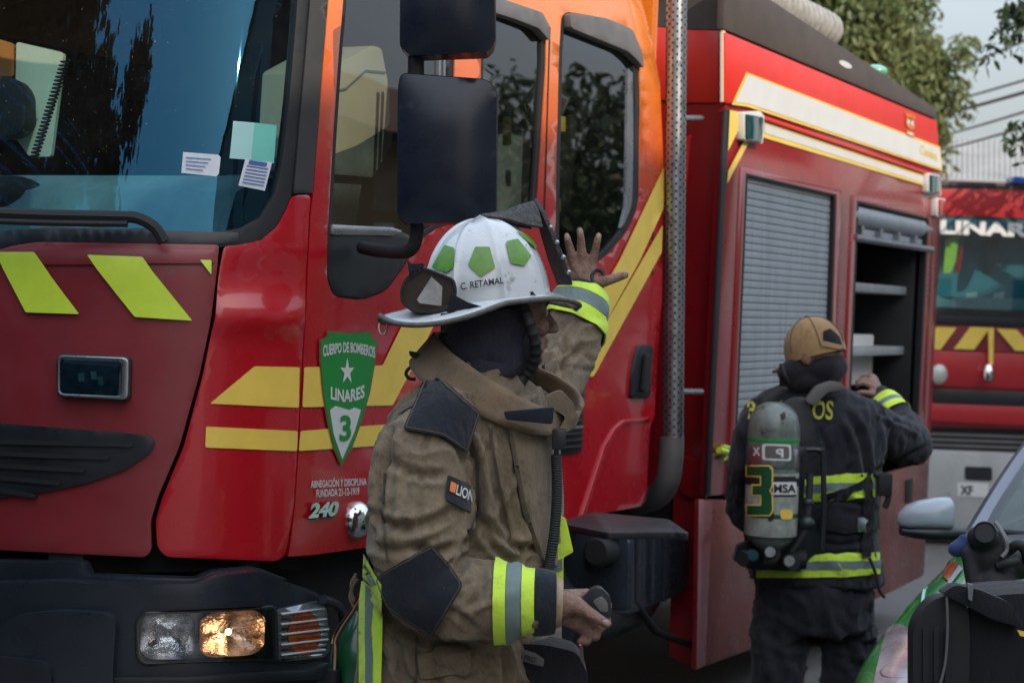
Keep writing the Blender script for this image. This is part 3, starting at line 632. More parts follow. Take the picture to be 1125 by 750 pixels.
# ================================================================== body behind the cab
BW, BU = PW(0), PU(0)
S1 = [(816, 186), (923, 211), (912, 552), (801, 545)]; S2 = [(938, 216), (1025, 237), (1011, 517), (924, 552)]
bs = panel('body_side', [(796, 34), (1029, 132), (1035, 186), (1022, 500), (1020, 522), (776, 545), (797, 120)], PW(-.001), M['body_red'], eng, holes=[S1, S2], thick=.03, bevel=.004)
panel('body_front', [(620, -20), (796, 34), (796, 118), (776, 545), (620, 545)], BU, M['body_red'], eng, thick=.03, off=-.002, bevel=.003)
panel('front_upper_panel', [(620, 20), (757, 33), (795, 34), (796, 113), (757, 113), (620, 100)], BU, M['sunlit_red'], eng, off=.008, thick=.012, bevel=.003)
panel('front_roof_panel', [(620, -160), (799, -50), (795, 33), (757, 32), (620, 19)], BU, M['brown_roof'], eng, off=.006, thick=.02)
panel('corner_edge', [(794, -40), (797, -40), (797, 112), (794, 112)], PW(.004), M['beige'], eng, thick=.01)
panel('corner_rubber', [(797, 119), (802, 121), (781, 544), (776, 544)], PW(.006), M['rubber'], eng, thick=.012, bevel=.003)
panel('lower_front_box', rnd([(744, 500), (777, 507), (775, 546), (756, 547), (746, 538)], 5), BU, M['body_red'], eng, off=.02, thick=.1, bevel=.012)
up = panel('upper_band', [(797, 36), (1029, 133), (1034, 189), (822, 117), (797, 113)], PW(.012), M['sunlit_red'], eng, thick=.02, bevel=.004)
panel('roof_fairing', [(795, 32), (797, -34), (800, -31), (1028, 119), (1029, 131)], PW(.012), M['brown_roof'], eng, thick=.03, bevel=.004)
UB = PW(.015)
decal('roof_lamp', [[(929+7*math.cos(a), 71+3.4*math.sin(a)+.42*7*math.cos(a)) for a in [k*math.pi/8 for k in range(16)]]], UB, M['white_film'], eng, off=0)  # small white roof lamp drawn as a flat ellipse
g = G(); g.ell(PW(-.05).hits([(962, 79)])[0][0], Vector((.06, 0, 0)), Vector((0, .06, 0)), Vector((0, 0, .035)), 16, 8); mk('roof_beacon', g, pbr('pale_green_beacon', (.12, .42, .26), .25, coat=1), eng)
decal('stripe_edge', [[(820, 79.5), (1033, 161.5), (1035.5, 188), (822, 117.5), (804, 115)]], UB, M['yellow'], up, off=0)
decal('white_stripe', [[(821.5, 82), (1032.5, 163.5), (1034, 185.5), (823, 114), (808, 112.5)]], UB, M['white_film'], up, off=.002)
panel('cornice', [(836, 126), (1024, 190), (1024, 193), (836, 130)], PW(.02), M['sunlit_red'], eng, thick=.03, bevel=.003)
decal('reflective_stripe', [[(838, 133), (1020, 194), (1019, 205), (838, 151)]], PW(0), M['yellow'], bs, off=.004)
decal('stripe_core', [[(840, 136), (1019, 196), (1018, 202), (840, 146)]], PW(0), M['white_film'], bs, off=.006)
decal('reflective_stripe', [[(802, 121), (818, 124.5), (817, 132), (800, 166)], [(819, 152), (822, 158), (799, 202), (800, 188)]], PW(0), M['yellow'], bs, off=.009)
# crest and maker's lettering
def cr(x, y): return (995+x*10.5, 122+y*26+x*4)
decal('crest', [[cr(a, b) for a, b in ((0, 0), (.25, .12), (.5, 0), (.75, .12), (1, 0), (1, .22), (0, .22))], [cr(a, b) for a, b in ((.05, .27), (.95, .27), (.95, .6), (.5, .72), (.05, .6))], [cr(a, b) for a, b in ((.1, .78), (.9, .78), (.9, 1), (.1, 1))]], UB, M['orange_film'], up, off=.003)
decal('crest_charge', [[cr(a, b) for a, b in ((.2, .32), (.42, .32), (.42, .52), (.2, .52))], [cr(a, b) for a, b in ((.58, .32), (.8, .32), (.8, .52), (.58, .52))], [cr(a, b) for a, b in ((.2, .84), (.8, .84), (.8, .93), (.2, .93))]], UB, M['white_film'], up, off=.005)
lettering('lettering', 'Camiva', [(1011, 158.5), (1030, 167), (1030, 177), (1011, 169)], UB, M['yellow'], up, .004, .02)
# marker lamps
def mlamp(P, PL, name):
    o = panel(name, rnd(P, 2), PW(.035), M['white_film'], eng, thick=.035, bevel=.005)
    panel('lens', rnd(PL, 2), PW(.041), M['teal_lens'] if name == 'side_lamp' else M['red_lens'], o, thick=.02, bevel=.005); 
    return o
mlamp([(817, 123), (835, 122), (840, 128), (838, 158), (818, 154)], [(820, 125), (839, 129), (837, 157), (820, 153)], 'side_lamp')
mlamp([(1020, 190), (1033, 193), (1034, 215), (1020, 212)], [(1022, 191.5), (1033, 194), (1033, 214), (1022, 212)], 'side_lamp')
mlamp([(1030, 217), (1039, 219), (1038, 240), (1029, 238)], [(1032, 218), (1039, 220), (1038, 239), (1032, 237)], 'rear_marker_lamp')
# roller shutter
sf = panel('shutter_frame', inset(S1, -2), PW(.004), M['body_red'], eng, holes=[inset(S1, 4)], thick=.02, bevel=.004)
panel('shutter_channel', inset(S1, 3), PW(.002), M['rubber'], sf, holes=[inset(S1, 6)], thick=.03)
u0, u1 = toT(PW(-.02).hits([(813, 400)])[0][0])[0], toT(PW(-.02).hits([(917, 400)])[0][0])[0]
zt, zb = toT(PW(-.02).hits([(816, 191)])[0][0])[2], .86
g = G(); ns = 44; hgt = (zt-zb)/ns
for k in range(ns):
    z = zb+k*hgt
    prof = [(-.026, .0), (-.0185, .05), (-.017, .5), (-.0185, .91), (-.026, .96)]
    g.rings([[T(u, w, z+f*hgt) for w, f in prof] for u in (u0-.03, (u0+u1)/2, u1+.03)], cap=False, closed=False)
mk('roller_shutter', g, M['alu'], eng, smooth=50)
# open locker
uA, uB_ = toT(PW(0).hits([(933, 400)])[0][0])[0], toT(PW(0).hits([(1018, 400)])[0][0])[0]
z1 = toT(PW(0).hits([(938, 216)])[0][0])[2]; z0 = .95
g = G(); a, b = uA-.02, uB_+.02
g.tb(a, b, -.75, -.72, z0, z1); g.tb(a-.03, a, -.75, -.034, z0, z1); g.tb(b, b+.03, -.75, -.034, z0, z1); g.tb(a, b, -.75, -.034, z1, z1+.03); g.tb(a, b, -.72, -.034, z0-.03, z0)
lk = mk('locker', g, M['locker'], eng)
panel('locker_frame', inset(S2, -2), PW(.004), M['body_red'], eng, holes=[inset(S2, 4)], thick=.02, bevel=.004)
panel('locker_rubber', inset(S2, 3), PW(.002), M['rubber'], lk, holes=[inset(S2, 6)], thick=.03)
def zz(x, y, w): return toT(PW(w).hits([(x, y)])[0][0])[2]
for y in (312, 381):
    z = zz(960, y, -.10); g = G(); g.tb(a+.002, b-.06, -.70, -.09, z-.045, z-.0); mk('shelf', g, M['shelf'], lk, bevel=.006)
g = G(); g.tb(b-.16, b-.004, -.7, -.05, z0, z1-.2); mk('side_cabinet', g, M['locker'], lk, bevel=.004)
z = zz(960, 421, -.2); g = G(); g.tb(a+.05, b-.35, -.66, -.2, z, z+.26); mk('white_case', g, M['white_film'], lk, bevel=.01)
z = zz(960, 312, -.10); g = G(); rr = random.Random(3)
for k in range(9): g.ell(T(a+.07+k*.045, -.16-rr.random()*.08, z+.035+rr.random()*.02), .03+rr.random()*.012, n=8, m=5)
gn = mk('green_gloves', g, pbr('green_rubber', (.01, .28, .06), .5, var=.4), None, loc=T(a+.2, -.2, z), label='small bundle of bright green gloves on the upper locker shelf', cat='gloves')
z = zz(960, 381, -.10); g = G()
for k in range(3): g.tube([T(a+.55+math.cos(t)*.22, -.32+math.sin(t)*.14, z+.025+k*.03) for t in [j*math.pi/12 for j in range(25)]], .02, 8)
mk('hose_coil', g, M['rubber'], None, loc=T(a+.55, -.3, z), label='black coiled hose lying on the lower locker shelf', cat='hose')
# rolled-up shutter at the head of the locker
zr = zz(980, 240, .0); 
g = G(); g.tube([T(a+.02, -.05, z1-.08), T(b-.02, -.05, z1-.08)], .055, 20); g.tb(a+.01, b-.01, -.07, -.02, z1-.2, z1-.14); rs = mk('rolled_shutter', g, M['alu'], lk)
g = G(); g.tube([T(a+.02, .0, z1-.19), T(b-.02, .0, z1-.19)], .018, 10)
for k in range(4): g.tb(a+.1+k*.32, a+.14+k*.32, -.03, .01, z1-.2, z1-.13)
mk('pull_bar', g, M['steel'], rs)
# lower flaps and skirt
panel('lower_flap', [(776, 548), (832, 550), (838, 700), (829, 712), (766, 735)], PW(0), M['flap'], eng, thick=.03, bevel=.006)
panel('flap_edge', [(768, 548), (783, 549), (775, 731), (765, 735)], PW(.006), M['body_red'], eng, thick=.02, bevel=.004)
panel('lower_flap', [(838, 548), (900, 545), (900, 690), (842, 708)], PW(.0), M['flap'], eng, thick=.03, bevel=.006)
f2 = panel('drop_flap', rnd([(905, 545), (976, 519), (1021, 507), (1015, 632), (966, 656), (905, 680)], 3), PW(.03), M['flap'], eng, thick=.02, bevel=.006)
h = panel('flap_handle', rnd([(996, 527), (1003, 525), (1002, 551), (996, 553)], 2), PW(.036), M['rubber'], f2, thick=.01, bevel=.002)
panel('lower_front', [(740, 545), (775, 545), (766, 735), (735, 720)], BU, M['body_red'], eng, off=-.005, thick=.02)
g = G(); zr_ = 2.72
g.tb(.02, 3.15, -2.3, -.03, 2.58, 2.61); g.tb(3.14, 3.17, -2.3, -.03, .4, 2.6); g.tb(.02, 3.14, -2.3, -2.27, .4, 2.6); g.tb(.03, uA-.06, -2.2, -.06, .5, 2.6)
mk('body_shell', g, M['void'], eng)
g = G(); g.tube([P for P in PW(.012).hits([(794, 505), (803, 500), (803, 492), (794, 490)])[0]], .008, 8); g.tube(PW(.02).hits([(790, 494), (800, 497)])[0], .014, 8); mk('hose_cap', g, M['lime_film'], eng)
# corrugated suction hose on the roof
g = G(); P, rs = [], []
for k in range(300):
    t = k/299; P.append(T(-.4+2.30*t, -.25, 3.02-.0*t)); rs.append(.060+(.032 if k % 10 < 5 else 0))
g.tube(P, rs, 20)
mk('suction_hose', g, pbr('grey_white_hose', (.42, .40, .37), .6, var=.35, vs=20), None, loc=T(1.2, -.25, 2.94), label='grey ribbed suction hose lying along the roof of the red engine', cat='hose')
g = G(); g.tb(.3, .36, -.35, -.15, 2.7, 2.945); g.tb(1.6, 1.66, -.35, -.15, 2.7, 2.945); mk('hose_cradle', g, M['greyplastic'], eng)
# ================================================================== people: shared makers
M['skin'] = pbr('weathered_skin', (.27, .15, .11), .55, var=.3, vs=40, bump=.5, bs=170, c2=(.17, .09, .065), fleck=((.06, .035, .03), .6, 60))
M['coat'] = cloth('brown_turnout_cloth', (.225, .172, .112), (.13, .098, .066), dirt=(.038, .03, .024), wr=.8)
M['coat_lt'] = cloth('beige_turnout_cloth', (.40, .31, .205), (.28, .215, .14), dirt=(.12, .09, .06), wr=.35)
M['collar'] = cloth('rust_collar_cloth', (.215, .148, .090), (.115, .082, .054), dirt=(.075, .045, .03), wr=.4)
M['seam_cloth'] = cloth('dark_seam', (.10, .072, .05), (.06, .043, .03)); M['stitch'] = M['seam_cloth']
M['navy'] = cloth('navy_patch_cloth', (.014, .018, .026), (.008, .010, .015), dirt=(.038, .036, .034), wr=.4, wscale=30)
M['blackcloth'] = cloth('black_cloth', (.014, .015, .019), (.008, .009, .012), wr=.5, wscale=22)
M['hoodcloth'] = cloth('black_hood_knit', (.014, .014, .018), (.008, .008, .011), wr=.35, wscale=25)
M['jacket_black'] = cloth('black_turnout_cloth', (.020, .022, .029), (.011, .012, .017), dirt=(.035, .035, .038), wr=.55, wscale=16)
M['lime'] = cloth('lime_trim', (.60, .84, .07), (.48, .68, .05), dirt=(.25, .32, .05), bump=.1, rough=.6, wr=.35, wscale=30)
M['silver'] = cloth('grey_reflective_trim', (.17, .22, .215), (.12, .165, .16), bump=.1, rough=.5, wr=.3, wscale=30)
M['yellowtxt'] = pbr('yellow_print', (.48, .47, .05), .6, var=.3, vs=30)
def ring_loft(tab, Y, yaw, n=36, pw=.85):
    a = R_(yaw); fx, sx = Vector((math.cos(a), math.sin(a), 0)), Vector((-math.sin(a), math.cos(a), 0)); R = []
    for py, cx, hd, hw in tab:
        c = W(cx, py, Y); k = Y/FPX; r = []
        for i in range(n):
            t = 2*math.pi*i/n; x, y = math.cos(t), math.sin(t)
            x = math.copysign(abs(x)**pw, x); y = math.copysign(abs(y)**pw, y)
            r.append(c+fx*x*hd*k+sx*y*hw)
        R.append(r)
    return R
def wrap_band(name, axis, skin, spans, mat, parent, n=40, off=.010, rows=4, wob=0):   # bands right round a sleeve: spans in 0..1 along the axis
    A = [Vector(a) for a in axis]; g = G()
    for s0, s1 in spans:
        R = []
        for j in range(rows+1):
            s = s0+(s1-s0)*j/rows; c = A[0]+(A[1]-A[0])*s; t = (A[1]-A[0]).normalized(); u = t.orthogonal().normalized(); v = t.cross(u); r = []
            for k in range(n):
                d = u*math.cos(2*math.pi*k/n)+v*math.sin(2*math.pi*k/n); h = skin.t.ray_cast(c+d*.16, -d)
                r.append((d, (h[0]-c).length if h[0] is not None else .2))
            md = sorted(x[1] for x in r)[len(r)//3]; q_ = [min(x[1], md*1.18) for x in r]
            for _ in range(4): q_ = [(q_[i-1]+2*q_[i]+q_[(i+1) % n])/4 for i in range(n)]
            r = [(x[0], max(b, x[1] if x[1] < md*1.18 else b)) for x, b in zip(r, q_)]
            R.append([c+d*(q+off) for d, q in r])
        R = [[q+(q-(A[0]+(A[1]-A[0])*s0)).normalized()*-.004 for q in R[0]]]+R+[[q+(q-(A[0]+(A[1]-A[0])*s1)).normalized()*-.004 for q in R[-1]]]
        g.rings(R, cap=False)
    return mk(name, g, mat, parent, smooth=60)
def fingers(lists):                                             # each finger a chain of (x, y, depth, radius)
    g = G()
    for L in lists: g.chain([(W(x, y, Y), r) for x, y, Y, r in L], 12)
    return g
# ================================================================== the firefighter in front
HC = W(558, 352, 4.14); _a = R_(18)
HF = Vector((math.cos(_a), math.sin(_a), .04)).normalized(); HR = Vector((math.sin(_a), -math.cos(_a), 0)); HU = HR.cross(HF).normalized()*1
if HU.z < 0: HU = -HU
def H(f, r, u): return HC+HF*f+HR*r+HU*u
base = W(505, 700, 4.12); base.z = 0
bg_ = G()
bg_.ell(H(-.012, 0, .025), HF*.098, HR*.078, HU*.105); bg_.ell(H(.022, 0, -.045), HF*.068, HR*.060, HU*.066); bg_.ell(H(.055, 0, -.083), HF*.030, HR*.034, HU*.026)
bg_.ell(H(.060, 0, .038), HF*.034, HR*.055, HU*.018)                                # brow
bg_.cap(H(.083, 0, .022), .010, H(.110, 0, -.018), .0135); bg_.ell(H(.098, .012, -.022), HF*.014, HR*.011, HU*.009); bg_.ell(H(.098, -.012, -.022), HF*.014, HR*.011, HU*.009)
for s in (-1, 1):
    bg_.ell(H(.058, s*.042, -.012), HF*.026, HR*.024, HU*.026); bg_.ell(H(.072, s*.031, .016), HF*.012, HR*.014, HU*.010); bg_.ell(H(-.005, s*.080, -.005), HF*.022, HR*.009, HU*.032)
bg_.ell(H(.084, 0, -.046), HF*.014, HR*.024, HU*.0065); bg_.ell(H(.081, 0, -.058), HF*.014, HR*.022, HU*.0075)
nk = W(527, 428, 4.13)
bg_.cap(H(-.02, 0, -.06), .062, nk, .066)
TOR = [(425, 525, 40, .10), (450, 520, 60, .17), (500, 514, 70, .19), (560, 512, 72, .18), (640, 510, 70, .17), (700, 507, 76, .18), (740, 505, 70, .17)]
bg_.rings(ring_loft(TOR, 4.12, -12))
AR = [(W(482, 462, 3.93), .055), (W(454, 550, 3.87), .055), (W(460, 645, 3.83), .048), (W(545, 661, 3.80), .042), (W(606, 663, 3.80), .030), (W(616, 665, 3.80), .030)]
AL = [(W(548, 452, 4.33), .055), (W(585, 428, 4.48), .052), (W(613, 395, 4.58), .046), (W(640, 335, 4.66), .036), (W(648, 312, 4.68), .030)]
bg_.chain(AR).chain(AL)
for sx_, dx in ((-1, -.04), (1, .05)):
    hip = W(505, 735, 4.12)+Vector((0, sx_*-.10, 0)); kn = Vector((hip.x+dx, hip.y, .50)); an = Vector((hip.x+dx*1.4-.02, hip.y, .09))
    bg_.chain([(hip, .085), (kn, .058), (an, .042)]); bg_.cap(an+Vector((-.03, 0, -.04)), .04, an+Vector((.16, sx_*-.02, -.055)), .032)
# left hand, open and raised; right hand closed round the radio
bg_.v, bg_.f = bg_.v, bg_.f
lh = fingers([[(648, 314, 4.68, .026), (650, 290, 4.68, .013), (654, 275, 4.675, .0108), (656, 266, 4.67, .0098), (657.5, 259, 4.675, .0088)],
              [(646, 314, 4.68, .026), (640, 287, 4.68, .0135), (638.5, 269, 4.675, .0112), (638, 260, 4.67, .010), (637, 253, 4.675, .009)],
              [(644, 314, 4.68, .026), (630, 288, 4.68, .013), (626, 273, 4.675, .0108), (624, 265, 4.67, .0098), (622.5, 259, 4.675, .0086)],
              [(642, 315, 4.68, .024), (621, 294, 4.69, .0115), (616, 282, 4.69, .0095), (613, 275, 4.685, .0086), (611, 270, 4.69, .0078)],
              [(648, 316, 4.68, .024), (658, 311, 4.66, .0165), (669, 307.5, 4.65, .0135), (679, 304.5, 4.655, .0118), (687, 302, 4.66, .0098)]])
rh = fingers([[(610, 662, 3.80, .031), (632, 664, 3.79, .020), (646, 672, 3.775, .0135), (658, 680, 3.765, .0120), (667, 685, 3.765, .0100)],      # thumb along the radio
              [(612, 662, 3.81, .030), (644, 652, 3.83, .0125), (660, 655, 3.86, .0105), (668, 664, 3.875, .0098), (667, 673, 3.865, .0085)],
              [(612, 664, 3.81, .030), (645, 664, 3.845, .0130), (662, 670, 3.875, .0110), (667, 682, 3.88, .010), (660, 690, 3.865, .0088)],
              [(612, 668, 3.81, .028), (642, 678, 3.84, .0125), (656, 688, 3.865, .0108), (655, 699, 3.865, .0098), (646, 700, 3.85, .0086)],
              [(612, 670, 3.81, .026), (636, 688, 3.825, .0120), (647, 697, 3.845, .0100), (645, 705, 3.84, .0088), (637, 704, 3.825, .0078)]])
for g in (lh, rh): bg_.add(g.v, g.f)
bg_ = remesh(bg_, .0042, 3, .45)
man = mk('person', bg_, M['skin'], None, smooth=180, loc=base, label='firefighter in brown coat and white helmet facing right, one hand raised', cat='person')
EYE = pbr('eye_white', (.55, .52, .48), .2); g = G()
for s in (-1, 1): g.ell(H(.0765, s*.031, .018), .0105, n=14, m=8)
mk('eyes', g, EYE, man, smooth=80); g = G()
for s in (-1, 1): g.ell(H(.0845, s*.032, .018), .005, n=10, m=6)
mk('pupils', g, M['ink'], man)
g = G()
for s in (-1, 1): g.tube(catmull([H(.086, s*.014, .036), H(.087, s*.030, .041), H(.074, s*.048, .036)], 4), [.003, .004, .004, .0045, .0045, .004, .0035, .003, .002][:9], 6)
mk('eyebrows', g, M['ink'], man)
NM = pbr('nail', (.42, .27, .22), .35)
for x, y, Y in ((657.3, 261, 4.664), (637.2, 255, 4.664), (622.8, 261, 4.664), (686, 301.5, 4.648)): nails = G(); nails.ell(W(x, y, Y), Vector((.006, 0, 0)), Vector((0, .003, 0)), Vector((0, 0, .009)), 10, 6); mk('nail', nails, NM, man)
nails = G(); nails.ell(W(666, 684, 3.754), Vector((.008, 0, -.004)), Vector((0, .003, 0)), Vector((.002, 0, .006)), 10, 6)
mk('nail', nails, NM, man)
# --- turnout coat
JT = [(398, 524, 34, .07), (414, 525, 48, .095), (434, 521, 70, .145), (455, 517, 82, .20), (490, 513, 91, .235), (540, 511, 97, .24), (590, 510, 99, .24), (640, 509, 101, .245), (700, 506, 107, .255), (760, 503, 113, .265), (830, 502, 118, .275), (846, 502, 117, .27)]
jg = G(); jg.rings(ring_loft(JT, 4.12, -12))
SR = [(W(486, 462, 3.93), .080), (W(462, 505, 3.89), .097), (W(458, 555, 3.86), .106), (W(458, 610, 3.835), .099), (W(462, 646, 3.825), .088), (W(505, 660, 3.81), .084), (W(545, 661, 3.80), .077), (W(572, 661, 3.80), .069)]
SL = [(W(545, 452, 4.32), .085), (W(585, 430, 4.47), .088), (W(613, 398, 4.57), .086), (W(628, 360, 4.63), .078), (W(637, 340, 4.66), .068)]
jg.chain(SR, 20).chain(SL, 20)
jg = remesh(jg, .0062, 5)
sk0 = Skin.__new__(Skin); sk0.t = BVHTree.FromPolygons(jg.v, jg.f)
STK = [([(432, 470), (420, 520), (414, 580)], .012, .016), ([(506, 468), (523, 510), (524, 560), (506, 600)], .018, .016), ([(425, 505), (455, 520), (490, 522)], .007, .014), ([(405, 560), (430, 578), (470, 575), (497, 560)], .009, .015),
       ([(410, 600), (440, 604), (480, 594)], .007, .012), ([(500, 600), (478, 606), (452, 600)], .010, .013), ([(510, 612), (500, 632), (476, 640)], .012, .014), ([(530, 622), (528, 650), (512, 672)], .008, .012), ([(520, 690), (500, 672), (478, 668)], .007, .012),
       ([(470, 470), (462, 540), (460, 590)], .005, .010), ([(440, 480), (438, 540), (436, 600)], -.005, .012),
       ([(532, 470), (545, 540), (566, 605)], .008, .014), ([(515, 520), (530, 580), (560, 618)], .010, .014), ([(555, 480), (565, 540), (578, 600)], -.006, .012), ([(585, 500), (596, 550), (592, 610)], .006, .010), ([(520, 560), (560, 598), (600, 600)], .008, .012), ([(575, 560), (580, 590), (570, 620)], .008, .009),
       ([(430, 690), (440, 720), (446, 760)], .008, .016), ([(480, 700), (476, 730), (484, 770)], .008, .015), ([(400, 640), (410, 700), (412, 760)], .006, .012), ([(520, 712), (470, 704), (432, 686)], .010, .013), ([(550, 706), (556, 730), (552, 770)], .008, .013),
       ([(420, 450), (408, 500), (402, 560)], .007, .012), ([(600, 420), (620, 400), (640, 380)], .008, .012), ([(612, 430), (622, 400), (620, 370)], .008, .012), ([(600, 410), (612, 380), (630, 350)], -.006, .012), ([(560, 440), (590, 420), (600, 390)], .008, .012)]
folds(jg, [(p, a*1.7, w*.75) for p, a, w in STK], sk0, .005, 11, 2, ridge=.008)
coat = mk('turnout_coat', jg, M['coat'], man, smooth=180)
CS = Skin(coat)
wr0, wr1 = W(500, 660, 3.81), W(610, 661, 3.80)
band = wrap_band('sleeve_trim', (wr0, wr1), CS, [(.40, .52), (.675, .80)], M['lime'], coat)
wrap_band('sleeve_reflector', (wr0, wr1), CS, [(.525, .67)], M['silver'], band, off=.0095)
cuff = G(); cuff.lathe(W(588, 661, 3.80), W(609, 661.5, 3.80)-W(588, 661, 3.80), [(.055, 0), (.069, -.004), (.0715, .002), (.070, .022), (.066, .040), (.064, .043), (.05, .040)], 36); mk('cuff', cuff, M['navy'], coat)
cuff = G(); cuff.lathe(W(604, 661.5, 3.80), W(614, 662, 3.80)-W(604, 661.5, 3.80), [(.03, -.01), (.050, 0), (.054, .014), (.049, .026), (.03, .024)], 28); mk('wristlet', cuff, M['coat_lt'], coat)
la0, la1 = W(613, 398, 4.57), W(647, 314, 4.69)
o = wrap_band('sleeve_trim', (la0, la1), CS, [(.42, .60), (.76, .93)], M['lime'], coat); wrap_band('sleeve_reflector', (la0, la1), CS, [(.605, .755)], M['silver'], o, off=.0095)
cuff = G(); cuff.lathe(W(641, 328, 4.67), W(649, 311, 4.69)-W(641, 328, 4.67), [(.05, 0), (.060, -.002), (.062, .002), (.059, .020), (.054, .028), (.045, .026)], 36); mk('cuff', cuff, M['navy'], coat)
g = G(); c0 = W(657, 305, 4.66); g.tube([c0+Vector((.016*math.cos(t), .012*math.sin(t), .020*math.sin(t))) for t in [k*math.pi/12 for k in range(24)]], .0055, 8, closed=True); mk('thumb_loop', g, M['rubber'], coat)
panel('elbow_patch', rnd([(417, 634), (434, 621), (473, 598), (509, 645), (476, 695), (429, 665)], 5), sk0, M['navy'], coat, off=.0135, grid=6, thick=.004)
panel('shoulder_patch', rnd([(474, 412), (522, 454), (508, 497), (484, 481), (445, 475)], 3), sk0, M['navy'], coat, off=.0135, grid=6, thick=.004)
fl = panel('storm_flap', rnd([(556, 468), (600, 472), (609, 478), (610, 560), (606, 622), (590, 616), (572, 560)], 4), sk0, M['coat'], coat, off=.020, grid=5, thick=.016, bevel=.003)
bd = panel('arm_badge', [(489, 523), (517, 535), (512, 563), (487, 549)], sk0, M['navy'], coat, off=.012, grid=5, thick=.004)
lettering('lettering', 'LION', [(497, 533), (514, 540), (511.5, 552), (495.5, 544)], sk0, M['white_film'], bd, .0145, .02)
decal('badge_mark', [[(491, 530), (496.5, 532.5), (495, 543), (489.5, 540.5)]], sk0, M['orange_film'], bd, off=.0145, grid=3)
for P in ([(508, 452), (526, 500), (529, 550), (512, 596), (510, 596), (526, 550), (523, 500), (505, 453)], [(438, 452), (458, 440), (476, 432), (477, 435), (460, 443), (440, 455)], [(540, 470), (548, 520), (562, 590), (560, 592), (545, 520), (537, 470)], [(424, 520), (422, 570), (428, 614), (425, 615), (419, 570), (421, 520)], [(460, 698), (458, 760), (455, 760), (457, 698)]):
    panel('seam', P, CS, M['seam_cloth'], coat, off=.0035, grid=5, smooth=180)
for P in (rnd([(417, 634), (434, 621), (473, 598), (509, 645), (476, 695), (429, 665)], 5), rnd([(474, 412), (522, 454), (508, 497), (484, 481), (445, 475)], 3)):
    decal('stitching', [loop_dense(inset(P, 2.2), 4)], CS, M['stitch'], coat, off=.009) if False else panel('stitching', inset(P, 1.6), sk0, M['seam_cloth'], coat, off=.0150, grid=5, holes=[inset(P, 2.8)], smooth=180)
panel('pocket_flap', rnd([(462, 716), (515, 708), (517, 738), (464, 746)], 3), CS, M['coat'], coat, off=.010, grid=5, thick=.008, bevel=.002)
# reflective trim across the back and round the front
def trim(name, P, m, par=coat, off=.006): return panel(name, P, sk0, M[m], par, off=off+.009, grid=5, smooth=180)
t1 = trim('back_trim', [(402, 603), (407, 607), (416, 625), (425, 640), (425, 658), (413, 642), (402, 630)], 'lime')
trim('back_reflector', [(402, 612), (408, 618), (415, 629), (421, 640), (416, 640), (409, 630), (402, 623)], 'silver', t1, .0075)
t2 = trim('back_trim', [(402, 634), (426, 655), (425, 700), (423, 780), (401, 780), (401, 700)], 'lime')
trim('back_reflector', [(409, 642), (417, 648), (416, 665), (414, 690), (416, 720), (414, 780), (407, 780), (408, 720), (408, 690)], 'silver', t2, .0075)
FP = Facing(4.04)
t3 = panel('front_trim', rnd([(596, 612), (616, 596), (614, 566), (622, 570), (630, 606), (619, 612), (619, 642), (598, 640)], 2), FP, M['lime'], coat, thick=.012, bevel=.003)
panel('front_reflector', [(597, 622), (618, 613), (618, 626), (597, 633)], FP, M['silver'], t3, off=.002, thick=.006)
# collar standing open round the neck
lo = [(453, 396, 4.18), (466, 422, 4.01), (505, 446, 3.935), (552, 467, 3.91), (594, 478, 3.95), (622, 474, 4.06), (630, 458, 4.18), (600, 428, 4.27), (550, 405, 4.30), (498, 386, 4.28)]
hi = [(479, 366, 4.19), (490, 382, 4.05), (522, 406, 3.955), (562, 431, 3.935), (598, 449, 3.985), (634, 452, 4.10), (636, 432, 4.18), (602, 408, 4.25), (552, 392, 4.26), (505, 370, 4.25)]
mid = [((a[0]+b[0])/2-.5, (a[1]+b[1])/2, (a[2]+b[2])/2-.003) for a, b in zip(lo, hi)]
R = [catmull([W(*p) for p in L], 9, closed=True) for L in (lo, mid, hi)]; R = [[a.lerp(b, t) for a, b in zip(R[0], R[2])] for t in (0, .2, .4, .6, .8, 1)]
for j, L in enumerate(R):
    for i, p in enumerate(L): q = p*26; p += Vector((0, -1, .2))*(.007*noise.noise(q)+.005*math.sin(i*.9+noise.noise(p*9)*3)*(j/5))
g = G(); g.rings(R, cap=False)
mk('collar', g, M['collar'], coat, smooth=180, mods=[('SOLIDIFY', dict(thickness=.012, offset=0))], bevel=.003)
panel('collar_tab', rnd([(553, 452), (609, 447), (607, 466), (556, 461)], 3), Facing(3.862), M['navy'], coat, thick=.03, bevel=.006)
panel('collar_flap', rnd([(597, 436), (616, 428), (631, 444), (636, 462), (622, 476), (612, 476), (622, 458), (606, 448)], 5), Facing(4.0), M['coat'], coat, thick=.04, bevel=.012)
panel('collar_hook', rnd([(449, 385), (458, 387), (466, 391), (458, 394), (450, 391)], 2), Facing(4.12), M['rubber'], coat, thick=.01)
g = G(); g.tube(catmull([W(x, y, 4.13) for x, y in ((466, 404), (452, 403), (446, 410), (450, 416), (457, 416))], 4), .004, 8); mk('coat_hook', g, M['rubber'], coat)
panel('neck_tab', [(596, 402), (600, 402), (600, 413), (596, 413)], CS, M['ink'], coat, off=.006, grid=4)
g = G(); P = [W(x, y, 4.1) for x, y in ((391, 630), (388, 640), (386, 650), (387, 660))]
for k in range(3): g.tube(catmull([p+Vector(((k-1)*.004*math.sin(i*1.7+k), 0, -.006*k)) for i, p in enumerate(P)], 4), .0035, 6)
mk('drawcord', g, M['coat'], coat)
